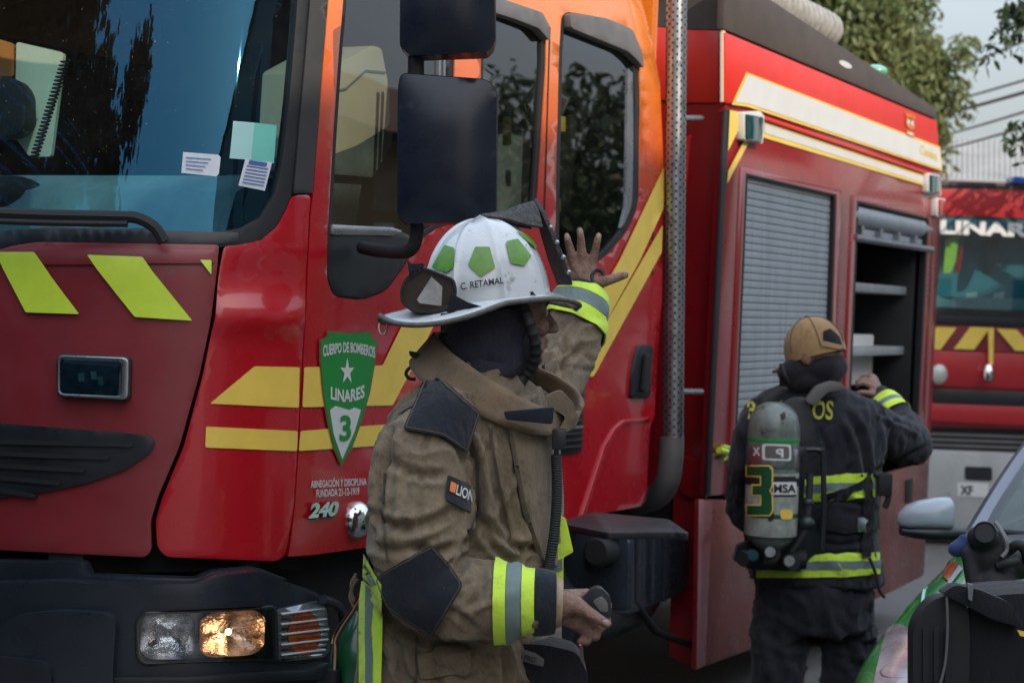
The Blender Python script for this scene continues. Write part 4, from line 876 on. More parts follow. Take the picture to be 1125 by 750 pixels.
# --- hood, ear flap, chin strap
hg = G(); hg.ell(H(-.030, 0, .02), HF*.112, HR*.090, HU*.115); hg.ell(H(-.055, 0, -.03), HF*.085, HR*.085, HU*.085); hg.ell(H(.010, 0, -.05), HF*.085, HR*.080, HU*.075); hg.cap(H(-.03, 0, -.07), .082, W(527, 430, 4.13), .10); hg.cap(H(-.06, 0, -.04), .08, W(506, 414, 4.15), .078)
hg = remesh(hg, .007, 5)
keep = []
for f in hg.f:
    c = sum((hg.v[i] for i in f), Vector())/len(f)-HC; x, r, u = c.dot(HF), c.dot(HR), c.dot(HU)
    if not (x > .022 and abs(r) < .074-.25*max(0, -u-.04) and -.095 < u < .075): keep.append(f)
hg.f = keep; folds(hg, [([(500, 380), (530, 395), (565, 400)], .006, .01), ([(495, 360), (510, 390), (535, 415)], .006, .01)], CS, .003, 22, 5)
hood_ = mk('protective_hood', hg, M['hoodcloth'], man, smooth=180, mods=[('SOLIDIFY', dict(thickness=.006, offset=-1))])
HSK = Skin(hood_); M['flapcloth'] = cloth('quilted_ear_flap', (.036, .036, .058), (.020, .020, .034), wr=.7, wscale=26)
panel('ear_flap', rnd([(482, 350), (520, 342), (574, 338), (580, 362), (577, 398), (566, 412), (545, 416), (512, 403), (490, 380)], 14), HSK, M['flapcloth'], hood_, off=.012, thick=.016, bevel=.006, segs=3, grid=5)
panel('flap_binding', rnd([(484, 352), (520, 344), (573, 340), (578, 362), (575, 397), (565, 410), (545, 414), (513, 401), (492, 379)], 14), HSK, M['rubber'], hood_, off=.0145, thick=.004, grid=4, holes=[rnd([(487, 354), (520, 347), (571, 343), (575, 362), (572, 396), (563, 407), (545, 411), (515, 399), (494, 378)], 14)])
g = G(); P = catmull([W(x, y, Y) for x, y, Y in ((576, 338, 4.03), (582, 356, 4.02), (588, 376, 4.03), (588, 394, 4.05), (580, 410, 4.07), (566, 424, 4.07))], 6)
g.tube(P, [.012+.003*(i % 3 == 0) for i in range(len(P))], 10); mk('chin_strap', g, M['rubber'], man)
# --- helmet
_p = R_(8); KF = (HF*math.cos(_p)+Z*math.sin(_p)); KF = (Vector((math.cos(_a), math.sin(_a), 0))*math.cos(_p)+Z*math.sin(_p)); KR = HR; KU = KR.cross(KF)
if KU.z < 0: KU = -KU
KC = W(538, 328, 4.13)
def K(f, r, u): return KC+KF*f+KR*r+KU*u
g = G(); RR = []; nth = 128
for j in range(27):
    ph = math.pi/2*j/26*.998; row = []
    for i in range(nth):
        t = 2*math.pi*i/nth; cp, sp = math.cos(ph)**.92, math.sin(ph)
        e = (t/(math.pi/4)) % 1; e = min(e, 1-e)*(math.pi/4)
        rib = .0065*math.exp(-(e*cp/.045)**2)*(.25+.75*cp) if ph < 1.5 else .0
        mid_ = .004*math.exp(-((math.sin(t)*cp*.125)/.010)**2)
        row.append(K((.143+rib)*math.cos(t)*cp-.004, (.122+rib)*math.sin(t)*cp, (.188+rib*.6)*sp*(1-.04*abs(math.cos(t)))+mid_*sp))
    RR.append(row)
g.rings(RR, cap=True)
M['helmet'] = pbr('white_helmet_shell', (.58, .61, .63), .24, coat=.7, var=.1, vs=9, rv=.1, fleck=((.25, .24, .22), .57, 16), coat_rough=.12)
hel = mk('helmet', g, M['helmet'], man, smooth=60)
def brim(t, k):                                                 # t round, k 0..1 outwards
    c, s = math.cos(t), math.sin(t)
    ro = math.hypot(.205*c-(.052 if c < 0 else 0)*abs(c)**1.3, .172*s)
    ri = math.hypot(.135*c, .115*s)
    r = ri+(ro-ri)*k; an = math.atan2(s*.16, c*.2)
    c, s = math.cos(an), math.sin(an)
    dz = -.030*max(0, math.cos(2*(t-R_(140))))*(abs(math.sin(t)) > 0) if math.sin(t) > 0 else -.030*max(0, math.cos(2*(t+R_(140))))
    dz += -.034*max(0, math.cos(t))**3 - .006
    return K(r*c, r*s, dz*k**1.4+.004*(1-k))
g = G(); ks = (0, .25, .5, .75, 1)
g.rings([[brim(2*math.pi*i/96, k) for i in range(96)] for k in ks], cap=False)
br = mk('brim', g, M['helmet'], hel, smooth=180, mods=[('SOLIDIFY', dict(thickness=.005, offset=-1))])
g = G(); g.tube([brim(2*math.pi*i/96, 1) for i in range(96)], .0062, 10, closed=True); mk('brim_edge', g, pbr('worn_edge_trim', (.13, .125, .11), .5, var=.5, vs=60), br)
_g = G().rings([[K(.147*math.cos(t)*math.cos(ph)**.92-.004, .126*math.sin(t)*math.cos(ph)**.92, .192*math.sin(ph)) for t in [2*math.pi*i/96 for i in range(96)]] for ph in [math.pi/2*j/30*.998 for j in range(31)]])
HS = Skin.__new__(Skin); HS.t = BVHTree.FromPolygons(_g.v, _g.f)
LG = pbr('green_helmet_sticker', (.115, .30, .025), .4, var=.3, vs=35, coat=.2)
for P in ([(522, 271), (538, 271), (544, 294), (528, 304), (514, 291.5)], [(488, 269), (499, 272), (499, 293), (490.5, 299), (474, 294)], [(556, 265), (569, 262), (584, 281), (576, 292), (561, 289)], [(567.5, 252), (579, 258), (593, 271), (588, 272), (577, 263)]):
    decal('pentagon', [rnd(P, 1.5)], HS, LG, hel, off=.0005, grid=3, smooth=60)
lettering('lettering', 'C. RETAMAL', [(506.5, 311), (552, 304.5), (552.5, 311.5), (507, 319)], HS, M['ink'], hel, .0062, .02)
pl = [(-.040, .0), (.040, .0), (.044, .06), (.036, .12), (.022, .170), (0, .205), (-.022, .170), (-.036, .12), (-.044, .06)]
def fp(r, h, d=0): return K(.190-.052*(h/.205)+d-.25*r*r/.06*.1, r, h+.012)
g = G(); k = len(pl); g.v = [fp(r, h) for r, h in pl]+[fp(r, h, -.012) for r, h in pl]; g.f = [tuple(range(k)), tuple(range(2*k-1, k-1, -1))]+[(i, (i+1) % k, (i+1) % k+k, i+k) for i in range(k)]
fr = mk('front_shield', g, pbr('black_leather', (.014, .014, .016), .5, var=.4, vs=30, bump=.4, bs=120), hel, bevel=.003)
g = G()
for h in (.03, .065, .10, .135):
    for sg in (-1, 1): g = G(); g.ell(fp(sg*.046*(1-.6*max(0, h-.06)/.1), h, -.004)+KR*.003*sg, .006, n=8, m=6); mk('rivet', g, M['steel'], fr)
g = G(); g.rings([[K(f, r*s, u) for r, u in ((-1, a), (-.6, b), (0, c), (.6, b), (1, a))] for f, s, a, b, c in ((.0, .028, .188, .190, .193), (.05, .034, .176, .186, .194), (.09, .042, .160, .188, .205), (.128, .045, .15, .19, .212))], cap=False, closed=False)
mk('shield_holder', g, pbr('tooled_black_leather', (.012, .011, .010), .45, var=.8, vs=75, bump=1.0, bs=90, c2=(.055, .05, .042)), fr, mods=[('SOLIDIFY', dict(thickness=.008, offset=-1))])
gp = Facing(3.985)
gf = panel('goggles', rnd([(439, 319), (445, 305), (457, 296), (466, 293), (499, 306), (502, 318), (500, 336), (487, 344), (454, 344), (440, 333)], 5), gp, M['rubber'], hel, thick=.05, bevel=.008, segs=3, grid=8, holes=[rnd([(442, 319), (447, 307), (458, 299), (466, 296.5), (496.5, 308.5), (498, 319), (496.5, 335), (486, 341), (455, 341), (443.5, 332)], 5)])
gl_ = rnd([(441, 319), (446, 306.5), (458, 298), (466, 295.5), (497.5, 308), (499, 319), (497.5, 335.5), (486, 342), (455, 342), (442.5, 332)], 5)
panel('goggle_body', gl_, Facing(4.015), pbr('smoky_goggle_inner', (.10, .088, .080), .3, var=.5, vs=22), gf, grid=9)
panel('goggle_lens', gl_, Facing(3.992), glass('goggle_glass', (.7, .68, .64), .12, .04, .05), gf, grid=9)
panel('lens_facet', [(458, 329), (474, 304), (486, 315), (485, 336), (461, 333)], Facing(3.9895), pbr('pale_lens_facet', (.42, .41, .40), .25, var=.45, vs=16), gf, grid=9)
panel('strap_clip', rnd([(447, 285), (452, 290), (466, 289), (464, 298), (450, 306)], 2), gp, M['navy'], gf, thick=.04, bevel=.005)
panel('goggle_strap', rnd([(496, 322), (503, 326), (514, 332), (534, 338), (530, 341), (512, 339), (502, 340), (496, 346), (490, 342)], 2), Facing(3.975), M['navy'], gf, thick=.012, bevel=.003)
panel('strap_end', rnd([(484, 344), (494, 344), (490, 364), (484, 366)], 2), Facing(3.975), M['rubber'], gf, thick=.01, bevel=.003)
panel('side_clip', rnd([(567, 328), (586, 324), (586, 328), (568, 332)], 1), HS, M['navy'], hel, off=.01, thick=.008, bevel=.002)
g = G(); c = W(421, 352, 4.08); g.tube([c+Vector((.009*math.cos(t), .004*math.sin(t), .017*math.sin(t)-.014)) for t in [k*math.pi/10 for k in range(20)]], .0022, 6, closed=True); mk('ring', g, M['steel'], br)
# --- trousers and boots
tg = G(); tg.rings(ring_loft([(690, 507, 80, .19), (740, 505, 84, .2), (800, 505, 84, .2)], 4.12, -5))
bo = G()
for sx_, dx in ((-1, -.04), (1, .05)):
    hip = W(505, 735, 4.12)+Vector((0, sx_*-.11, 0)); kn = Vector((hip.x+dx, hip.y, .50)); an = Vector((hip.x+dx*1.4-.02, hip.y, .20))
    tg.chain([(hip, .115), (kn, .095), (an, .10)]); bo.chain([(an+Vector((0, 0, .05)), .065), (Vector((an.x, an.y, .07)), .06), (Vector((an.x+.15, an.y-sx_*.02, .05)), .05)])
tg = remesh(tg, .012, 4); folds(tg, [], CS, .006, 9, 4); mk('trousers', tg, M['blackcloth'], man, smooth=180)
bo = remesh(bo, .01, 3)
for v in bo.v: v.z = max(v.z, .002)
mk('boots', bo, M['rubber'], man, smooth=180)
# --- what he carries
rd = thing('handheld_radio', W(655, 668, 3.82), 'small black handheld radio gripped in the front firefighter\'s lowered hand', 'radio')
RP = Facing(3.80)
panel('radio_body', rnd([(635, 660), (652, 646), (660, 645), (671, 656), (672, 676), (668, 680), (650, 672)], 4), RP, M['black'], rd, thick=.035, bevel=.006, segs=3)
panel('speaker_grille', rnd([(651, 660), (661, 654), (668, 662), (668, 672), (660, 672)], 3), Facing(3.797), M['greyplastic'], rd, thick=.006, bevel=.002)
g = G(); g.ell(W(641, 704, 3.865), Vector((.011, 0, .004)), Vector((0, .01, 0)), Vector((0, 0, .007))); mk('light', g, pbr('orange_light', (.9, .12, .03), .4, emit=((1, .10, .02), 3)), rd)
cd = thing('coiled_cord', W(606, 560, 3.93), 'black coiled microphone cord hanging down the front of the brown coat', 'cord')
g = G(); P = []; core = catmull([W(611, 500, 3.99), W(612, 540, 3.97), W(609, 585, 3.95), W(602, 628, 3.93)], 30); n = 520
for k in range(n):
    t = k/(n-1)*(len(core)-1); i = min(int(t), len(core)-2); c = core[i].lerp(core[i+1], t-i); a = k*.60
    P.append(c+Vector((math.cos(a)*.0095, math.sin(a)*.0095, 0)))
g.tube(P, .0032, 5); mk('coil', g, M['rubber'], cd)
g = G(); g.tube([W(612, 470, 4.0), W(612, 488, 3.99), W(611, 502, 3.99)], .006, 8); g.box(W(614, 482, 3.99), .03, .03, .045); mk('clip', g, M['black'], cd, bevel=.006)
pch = thing('gear_pouch', W(590, 740, 3.95), 'black gear pouch with grey label strip below the front firefighter\'s forearm', 'pouch')
panel('pouch_body', rnd([(520, 722), (548, 706), (600, 708), (634, 716), (646, 740), (648, 800), (520, 800)], 9), Facing(3.92), M['blackcloth'], pch, thick=.12, bevel=.03, segs=4)
lb = panel('label_strip', rnd([(546, 708), (562, 709), (588, 717), (598, 724), (597, 732), (574, 726), (540, 718)], 2), Facing(3.917), M['greyplastic'], pch, thick=.006, bevel=.002)
lettering('lettering', 'FUSION PRO', [(552, 712), (589, 722), (588, 728), (551, 718)], Facing(3.917), M['ink'], lb, .003, .02)
panel('side_piping', [(636, 706), (640, 706), (644, 752), (641, 752)], Facing(3.93), M['greyplastic'], pch, thick=.01)
# green cylinder with a curved guard standing between him and the bumper
gc = thing('gas_cylinder', W(388, 740, 4.35)*1, 'dark green cylinder inside a curved tubular guard beside the bumper end', 'cylinder'); q = W(392, 740, 4.35); gc.location = (q.x, q.y, 0)
g = G(); g.lathe((q.x, q.y, .02), Z, [(0, 0), (.062, .01), (.068, .04), (.068, .74), (.06, .80), (.03, .85), (.02, .87), (0, .875)], 32); mk('tank', g, pbr('deep_green_paint', (.004, .09, .035), .3, coat=.5, var=.4), gc)
g = G(); g.tube(catmull([(q.x-.055, q.y-.09, 0), W(368, 740, 4.28), W(368, 706, 4.28), W(374, 690, 4.28), W(386, 672, 4.28), W(396, 655, 4.28), W(404, 640, 4.28)], 6), .0085, 10); mk('guard', g, pbr('copper_tinted_tube', (.55, .40, .33), .18, metal=1, var=.3), gc)
g = G(); g.tube([(q.x-.06, q.y-.09, 0), W(368, 800, 4.28), W(367, 735, 4.28)], .016, 10); mk('grip', g, M['rubber'], gc)
# ================================================================== the firefighter at the lockers
Y2 = 6.60
b2 = W(892, 640, Y2); b2.z = 0
HC2 = W(893, 391, 6.55)
def H2(x, y, z): return HC2+Vector((x, y, z))                   # head bowed and turned to the left of the way he stands
F2 = Vector((-.82, .50, -.30)).normalized(); S2_ = F2.cross(Z).normalized(); U2 = S2_.cross(F2)
def K2(f, r, u): return HC2+F2*f+S2_*r+U2*u
g2 = G(); g2.ell(K2(-.01, 0, .02), F2*.10, S2_*.080, U2*.108); g2.ell(K2(.02, 0, -.05), F2*.07, S2_*.06, U2*.065); g2.cap(K2(.088, 0, .02), .010, K2(.112, 0, -.02), .013); g2.ell(K2(.085, 0, -.05), F2*.012, S2_*.022, U2*.007)
for s in (-1, 1): g2.ell(K2(-.005, s*.082, -.005), F2*.022, S2_*.010, U2*.032); g2.ell(K2(.06, s*.04, -.012), F2*.025, S2_*.022, U2*.025)
g2.cap(K2(-.02, 0, -.06), .06, W(893, 438, 6.60), .07)
def loft2(tab, n=36, pw=.85, yaw=12):
    R = []; a = R_(yaw); ux, uy = Vector((math.cos(a), -math.sin(a), 0)), Vector((math.sin(a), math.cos(a), 0))
    for py, cx, hw, hd in tab:
        c = W(cx, py, Y2); r = []
        for i in range(n):
            t = 2*math.pi*i/n; x, y = math.cos(t), math.sin(t); x = math.copysign(abs(x)**pw, x); y = math.copysign(abs(y)**pw, y)
            r.append(c+ux*x*hw*Y2/FPX+uy*y*hd)
        R.append(r)
    return R
g2.rings(loft2([(430, 893, 40, .09), (470, 892, 60, .11), (540, 892, 56, .11), (620, 894, 54, .11), (650, 895, 52, .11)]))
g2.chain([(W(955, 464, 6.58), .05), (W(1000, 490, 6.72), .046), (W(972, 442, 6.92), .034), (W(964, 430, 6.95), .028)])
g2.chain([(W(834, 466, 6.56), .05), (W(822, 560, 6.62), .045), (W(850, 548, 6.92), .032), (W(868, 540, 7.0), .027)])
for sx in (-1, 1):
    hp = W(895, 645, Y2)+Vector((sx*.10, 0, 0)); kn = Vector((hp.x+sx*.02, hp.y-.02, .50)); an = Vector((hp.x+sx*.03, hp.y-.06, .10))
    g2.chain([(hp, .085), (kn, .06), (an, .042)]); g2.cap(an+Vector((0, -.03, -.04)), .04, an+Vector((sx*.03, .16, -.06)), .03)
for L in ([(966, 431, 6.95, .026), (956, 424, 6.93, .012), (949, 421, 6.925, .0105), (944, 422, 6.93, .0095), (941, 425, 6.94, .0085)], [(966, 431, 6.95, .024), (957, 419, 6.95, .012), (950, 416, 6.945, .0105), (945, 417, 6.95, .0095), (941, 420, 6.955, .0085)],
          [(966, 431, 6.95, .024), (959, 416, 6.97, .0115), (953, 412.5, 6.975, .010), (948, 413.5, 6.98, .009), (945, 416, 6.985, .008)], [(966, 433, 6.95, .022), (962, 415, 6.99, .010), (957, 411, 7.0, .0085), (953, 411, 7.01, .0078), (950, 413, 7.01, .007)],
          [(968, 434, 6.94, .022), (957, 433, 6.915, .0145), (950, 431, 6.905, .012), (945, 431, 6.905, .011), (941, 432, 6.91, .009)],
          [(868, 540, 7.0, .026), (876, 537, 7.05, .022), (882, 536, 7.1, .014), (886, 540, 7.12, .010)], [(868, 540, 7.0, .024), (876, 542, 7.04, .02), (882, 544, 7.09, .013), (884, 550, 7.1, .009)], [(868, 541, 7.0, .022), (874, 548, 7.03, .014), (878, 554, 7.05, .010)]):
    g2.chain([(W(x, y, Y), r) for x, y, Y, r in L], 10)
g2 = remesh(g2, .0065, 3, .45)
man2 = mk('person', g2, M['skin'], None, smooth=180, loc=b2, label='firefighter in black jacket and tan cap seen from behind at the open locker', cat='person')
jg = G(); jg.rings(loft2([(424, 893, 34, .085), (432, 893, 52, .11), (446, 893, 72, .14), (470, 892, 80, .155), (520, 891, 77, .16), (565, 892, 72, .155), (600, 894, 71, .155), (634, 896, 73, .165), (640, 896, 72, .16)]))
jg.chain([(W(952, 462, 6.58), .078), (W(975, 478, 6.64), .084), (W(1000, 489, 6.72), .080), (W(990, 466, 6.83), .068), (W(972, 444, 6.92), .056)], 20)
jg.chain([(W(836, 466, 6.57), .080), (W(824, 510, 6.57), .088), (W(824, 560, 6.62), .082), (W(850, 548, 6.92), .058)], 20)
jg = remesh(jg, .010, 4); k0 = Skin.__new__(Skin); k0.t = BVHTree.FromPolygons(jg.v, jg.f)
folds(jg, [(p, a*1.5, w*.8) for p, a, w in [([(930, 450), (948, 490), (955, 530)], .012, .02), ([(1015, 490), (985, 505), (960, 520)], .010, .014), ([(1010, 505), (985, 518), (965, 535)], .008, .012), ([(985, 460), (975, 490), (980, 510)], .009, .014), ([(960, 455), (990, 470), (1010, 480)], -.006, .012), ([(900, 470), (910, 500), (905, 520)], .006, .014),
           ([(925, 470), (935, 500), (930, 520)], .007, .013), ([(890, 555), (920, 548), (955, 556)], .009, .012), ([(885, 590), (925, 598), (960, 588)], .008, .012), ([(890, 612), (930, 606), (960, 612)], .004, .01), ([(815, 480), (822, 520), (812, 560)], .01, .018)]], k0, .007, 10, 8, ridge=.006)
jk = mk('fire_jacket', jg, M['jacket_black'], man2, smooth=180); JS = Skin(jk)
def jt(name, P, m, off=.006, par=None, grid=6): return panel(name, P, JS, M[m], par or jk, off=off, grid=grid, smooth=180)
w1 = jt('waist_trim', [(884, 524), (918, 521), (952, 519), (960, 522), (960, 546), (930, 548), (884, 550)], 'lime'); jt('waist_reflector', [(884, 533), (918, 530), (960, 530), (960, 537), (918, 540), (884, 541)], 'silver', .008, w1)
w1 = jt('hem_trim', [(832, 612), (880, 609), (930, 607), (965, 606), (966, 630), (930, 633), (880, 634), (832, 634)], 'lime'); jt('hem_reflector', [(832, 618), (880, 617), (930, 616), (966, 615), (966, 623), (930, 625), (880, 626), (832, 626)], 'silver', .008, w1)
o = wrap_band('sleeve_trim', (W(990, 466, 6.83), W(972, 444, 6.92)), JS, [(.35, .62), (.82, 1.05)], M['lime'], jk); wrap_band('sleeve_reflector', (W(990, 466, 6.83), W(972, 444, 6.92)), JS, [(.62, .82)], M['silver'], o)
lettering('lettering', 'BOMBEROS', [(822, 441), (916, 441), (915, 461), (822, 461)], JS, M['yellowtxt'], jk, .006, .02)
g = G(); g.chain([(W(972, 444, 6.92), .054), (W(967, 436, 6.945), .046)], 20); mk('cuff', g, M['blackcloth'], jk)
# hood rolled round the neck, cap on the head
ng = G(); ng.ell(K2(-.03, 0, -.055), F2*.085, S2_*.088, U2*.065); ng.ell(W(890, 418, 6.56), Vector((.115, 0, .01)), Vector((0, .105, 0)), Vector((0, 0, .055))); ng.ell(W(876, 408, 6.53), Vector((.07, 0, .02)), Vector((0, .06, 0)), Vector((-.02, 0, .045)))
ng = remesh(ng, .008, 3); folds(ng, [([(865, 400), (890, 406), (925, 410)], .008, .009), ([(862, 412), (890, 420), (915, 422)], .007, .008), ([(872, 392), (886, 398), (900, 396)], .006, .008)], k0, .005, 16, 2)
mk('neck_hood', ng, M['hoodcloth'], man2, smooth=180)
TAN = cloth('tan_cap_cloth', (.36, .235, .115), (.27, .17, .08), dirt=(.15, .10, .06), wr=.2)
cg = G(); R = []
for j in range(12):
    ph = math.pi/2*j/11*.99; R.append([K2(-.012+.112*math.cos(t)*math.cos(ph), .090*math.sin(t)*math.cos(ph), .022+.118*math.sin(ph)) for t in [2*math.pi*i/40 for i in range(40)]])
R = [[p-U2*.03 for p in R[0]]]+R; cg.rings(R)
cp = mk('cap', cg, TAN, man2, smooth=70, merge=False)
vg = G(); vg.rings([[K2(.088+.075*math.cos(a)*k+.0*k, .088*math.sin(a)*(.95), -.008-.02*k+.012*math.cos(a)) for a in [R_(-80+16*i) for i in range(11)]] for k in (0, .5, 1)], cap=False, closed=False)
mk('visor', vg, TAN, cp, smooth=180, mods=[('SOLIDIFY', dict(thickness=.006))])
CK = Skin(cp)
for t in (0, math.pi/3, 2*math.pi/3):
    g = G(); g.tube([K2(-.012+.1135*math.cos(t)*math.cos(ph), .0915*math.sin(t)*math.cos(ph), .022+.1195*math.sin(ph)) for ph in [math.pi*k/24 for k in range(25)]], .0016, 5); mk('cap_seam', g, M['seam_cloth'], cp)
g = G(); g.ell(K2(-.012, 0, .142), F2*.008, S2_*.008, U2*.005, 10, 6); mk('cap_button', g, M['seam_cloth'], cp)
panel('cap_opening', rnd([(904, 364), (912, 361), (922, 370), (925, 380), (904, 376)], 2), CK, M['hoodcloth'], cp, off=.003, grid=4)
panel('cap_strap', rnd([(902, 374), (926, 380), (926, 385), (902, 380)], 2), CK, TAN, cp, off=.006, thick=.004, grid=4)
g = G(); g.tube(catmull([W(858, 400, 6.47), W(862, 412, 6.45), W(866, 420, 6.46)], 5), .008, 8); mk('neck_strap', g, M['rubber'], man2)
tg = G(); tg.rings(loft2([(622, 894, 62, .15), (650, 894, 64, .155), (690, 894, 66, .155)]))
bo = G()
for sx in (-1, 1):
    hp = W(895, 660, Y2)+Vector((sx*.105, 0, 0)); kn = Vector((hp.x+sx*.02, hp.y-.02, .50)); an = Vector((hp.x+sx*.03, hp.y-.06, .20))
    tg.chain([(hp, .115), (kn, .10), (an, .10)]); bo.chain([(an+Vector((0, 0, .04)), .065), (Vector((an.x, an.y, .07)), .06), (Vector((an.x+sx*.03, an.y+.15, .05)), .05)])
tg = remesh(tg, .012, 4); k1 = Skin.__new__(Skin); k1.t = BVHTree.FromPolygons(tg.v, tg.f)
folds(tg, [([(900, 650), (905, 690), (900, 740)], .010, .016), ([(860, 660), (850, 700), (858, 745)], .012, .018), ([(940, 650), (930, 700), (945, 745)], .012, .018), ([(915, 680), (940, 700), (960, 690)], .010, .014), ([(840, 690), (860, 710), (880, 705)], .010, .014), ([(920, 720), (945, 730), (965, 720)], .008, .012)], k1, .012, 8, 3, ridge=.009)
mk('trousers', tg, M['jacket_black'], man2, smooth=180)
bo = remesh(bo, .012, 2)
for v in bo.v: v.z = max(v.z, .002)
mk('boots', bo, M['rubber'], man2, smooth=180)
# --- breathing set on his back
YB = 6.36
bp_ = thing('breathing_apparatus', W(856, 520, YB), 'breathing apparatus with big grey cylinder marked 3 worn on the rear firefighter\'s back', 'breathing set')
CYL = pbr('worn_composite_cylinder', (.15, .185, .170), .38, coat=.3, var=.35, vs=9, rv=.1, fleck=((.05, .055, .05), .53, 24))
ct, cb = W(851, 441, YB), W(846, 606, YB); ax = (cb-ct).normalized(); Lc = (cb-ct).length; rc = .0905
g = G(); g.lathe(ct, ax, [(0, 0), (.03, .003), (.06, .018), (.08, .042), (rc, .085), (rc+.001, .1), (rc+.001, Lc-.12), (rc, Lc-.09), (.078, Lc-.045), (.055, Lc-.02), (.03, Lc), (.022, Lc+.04), (0, Lc+.04)], 48)
cy = mk('cylinder', g, CYL, bp_, smooth=60); KS = Skin(cy)
def cband(name, s0, s1, m, off=.0015, par=None):
    g = G(); g.lathe(ct, ax, [(rc+off, s0), (rc+off+.0004, s0+.002), (rc+off+.0004, s1-.002), (rc+off, s1)], 48); g.f = [f for f in g.f if len(f) == 4]; return mk(name, g, m if not isinstance(m, str) else M[m], par or cy, smooth=60)
DG = pbr('dark_green_label', (.008, .085, .028), .4, var=.25, vs=30); GW = pbr('grubby_white_label', (.34, .38, .34), .5, var=.4, vs=25, fleck=((.15, .15, .13), .62, 40))
cband('green_band', .125, .137, 'green_film'); lab = cband('white_label', .245, .465, GW); cband('black_band', .262, .29, 'ink', .0022, lab); cband('green_line', .385, .40, DG, .0022, lab)
cband('strap_band', .160, .225, 'steel', .004)
cd_ = lambda n, P, m, off=.004: decal(n, [P], KS, m if not isinstance(m, str) else M[m], cy, off=off, grid=5, smooth=60)
cd_('label_plate', rnd([(838, 487), (868, 488), (868, 506), (838, 505)], 3), 'white_film', .0055); cd_('label_frame', rnd([(841, 489), (866, 490), (866, 504), (841, 503)], 3), 'greyplastic', .006)
lettering('lettering', 'q', [(852, 492), (860, 492.5), (860, 502), (852, 501.5)], KS, M['white_film'], cy, .0075, .04)
lettering('lettering', 'X', [(828, 491), (836, 491), (836, 500), (828, 500)], KS, M['white_film'], cy, .0055, .03)
T3 = lambda d: [(822-d, 512-d), (845+d*.6, 512-d), (848+d, 516-d*.6), (848+d, 533+d*.3), (845+d, 538), (848+d, 543-d*.3), (848+d, 561+d*.6), (845+d*.6, 565+d), (822-d, 565+d), (822-d, 555-d), (837-d, 555-d), (837-d, 543+d), (828-d, 543+d), (828-d, 533-d), (837-d, 533-d), (837-d, 522+d), (822-d, 522+d)]
cd_('numeral_outline', T3(1.5), 'yellow', .0045); cd_('numeral', T3(0), DG, .006)
cd_('maker_plate', rnd([(847, 523), (874, 523), (874, 545), (847, 545)], 2), 'ink', .0035)
cd_('maker_panel', rnd([(849, 529), (874, 529), (874, 543), (849, 543)], 2), 'white_film', .0045)
lettering('lettering', 'MSA', [(850, 531.5), (873, 531.5), (873, 541), (850, 541)], KS, M['ink'], cy, .006, .03)
cd_('yellow_sticker', rnd([(857, 559), (870, 559), (870, 570), (857, 570)], 4), 'yellow', .0035); cd_('dark_sticker', rnd([(841, 562), (850, 560), (851, 570), (845, 573)], 2), 'ink', .0035); cd_('dark_sticker', rnd([(857, 455), (862, 452), (863, 459), (858, 462)], 1), 'ink', .003)
pb = Facing(6.40)
panel('backplate', rnd([(822, 470), (868, 436), (888, 436), (902, 500), (904, 600), (890, 628), (826, 625), (818, 590)], 8), Facing(6.44), M['black'], bp_, thick=.04, bevel=.012)
g = G(); g.tube(catmull([W(x, y, 6.37) for x, y in ((880, 500), (884, 494), (900, 494), (904, 500), (905, 560), (903, 604))], 5), .010, 8); mk('frame_rail', g, M['black'], bp_)
panel('cylinder_buckle', rnd([(868, 490), (886, 491), (886, 508), (868, 507)], 2), Facing(6.33), M['black'], bp_, thick=.04, bevel=.006)
panel('buckle_latch', rnd([(870, 494), (876, 494), (876, 504), (870, 504)], 1), Facing(6.322), M['steel'], bp_, thick=.01, bevel=.002)
for nm, P, m, Y in (('shoulder_strap', [(884, 440), (896, 424), (912, 418), (924, 420), (930, 427), (910, 430), (894, 446)], 'greyplastic', 6.43), ('shoulder_strap', [(826, 462), (836, 438), (858, 424), (868, 426), (846, 446), (838, 470)], 'black', 6.43)):
    panel(nm, rnd(P, 4), Facing(Y), M[m], bp_, thick=.03, bevel=.008)
sb = jt('waist_belt', [(900, 565), (930, 570), (962, 566), (963, 580), (930, 586), (900, 580)], 'blackcloth', .014, bp_)
panel('belt_buckle', rnd([(940, 568), (950, 567), (950, 584), (940, 585)], 2), JS, M['steel'], bp_, off=.022, thick=.01, grid=6)
jt('side_strap', [(948, 512), (957, 510), (955, 560), (953, 610), (944, 612), (948, 560)], 'blackcloth', .016, bp_); jt('cross_strap', [(905, 545), (940, 530), (952, 522), (953, 530), (925, 548), (906, 556)], 'blackcloth', .016, bp_)
g = G(); g.lathe(W(846, 606, 6.36), Vector((0, -1, 0)), [(0, .05), (.03, .05), (.034, .04), (.034, 0), (0, 0)], 20); g.lathe(W(826, 612, 6.36), Vector((-.6, -.7, 0)), [(0, .06), (.026, .06), (.03, .045), (.03, -.03), (0, -.03)], 20); g.lathe(W(866, 616, 6.35), Vector((.2, -1, 0)), [(0, .05), (.026, .05), (.03, .04), (.03, -.03), (0, -.03)], 20); g.tube([W(820, 614, 6.4), W(885, 614, 6.4)], .034, 12)
mk('valve_block', g, M['rubber'], bp_)
for x, y, m in ((846, 606, 'steel'), (827, 610, 'teal_lens'), (867, 616, 'steel')):
    g = G(); g.lathe(W(x, y, 6.30), Vector((0, -1, .1)), [(0, .004), (.018, .004), (.021, 0), (.021, -.02), (0, -.02)], 20); mk('gauge', g, M[m], bp_)
g = G(); g.tube(catmull([W(x, y, Y) for x, y, Y in ((890, 520, 6.36), (888, 560, 6.34), (884, 585, 6.33), (870, 606, 6.33))], 6), .013, 10); mk('air_hose', g, M['rubber'], bp_)
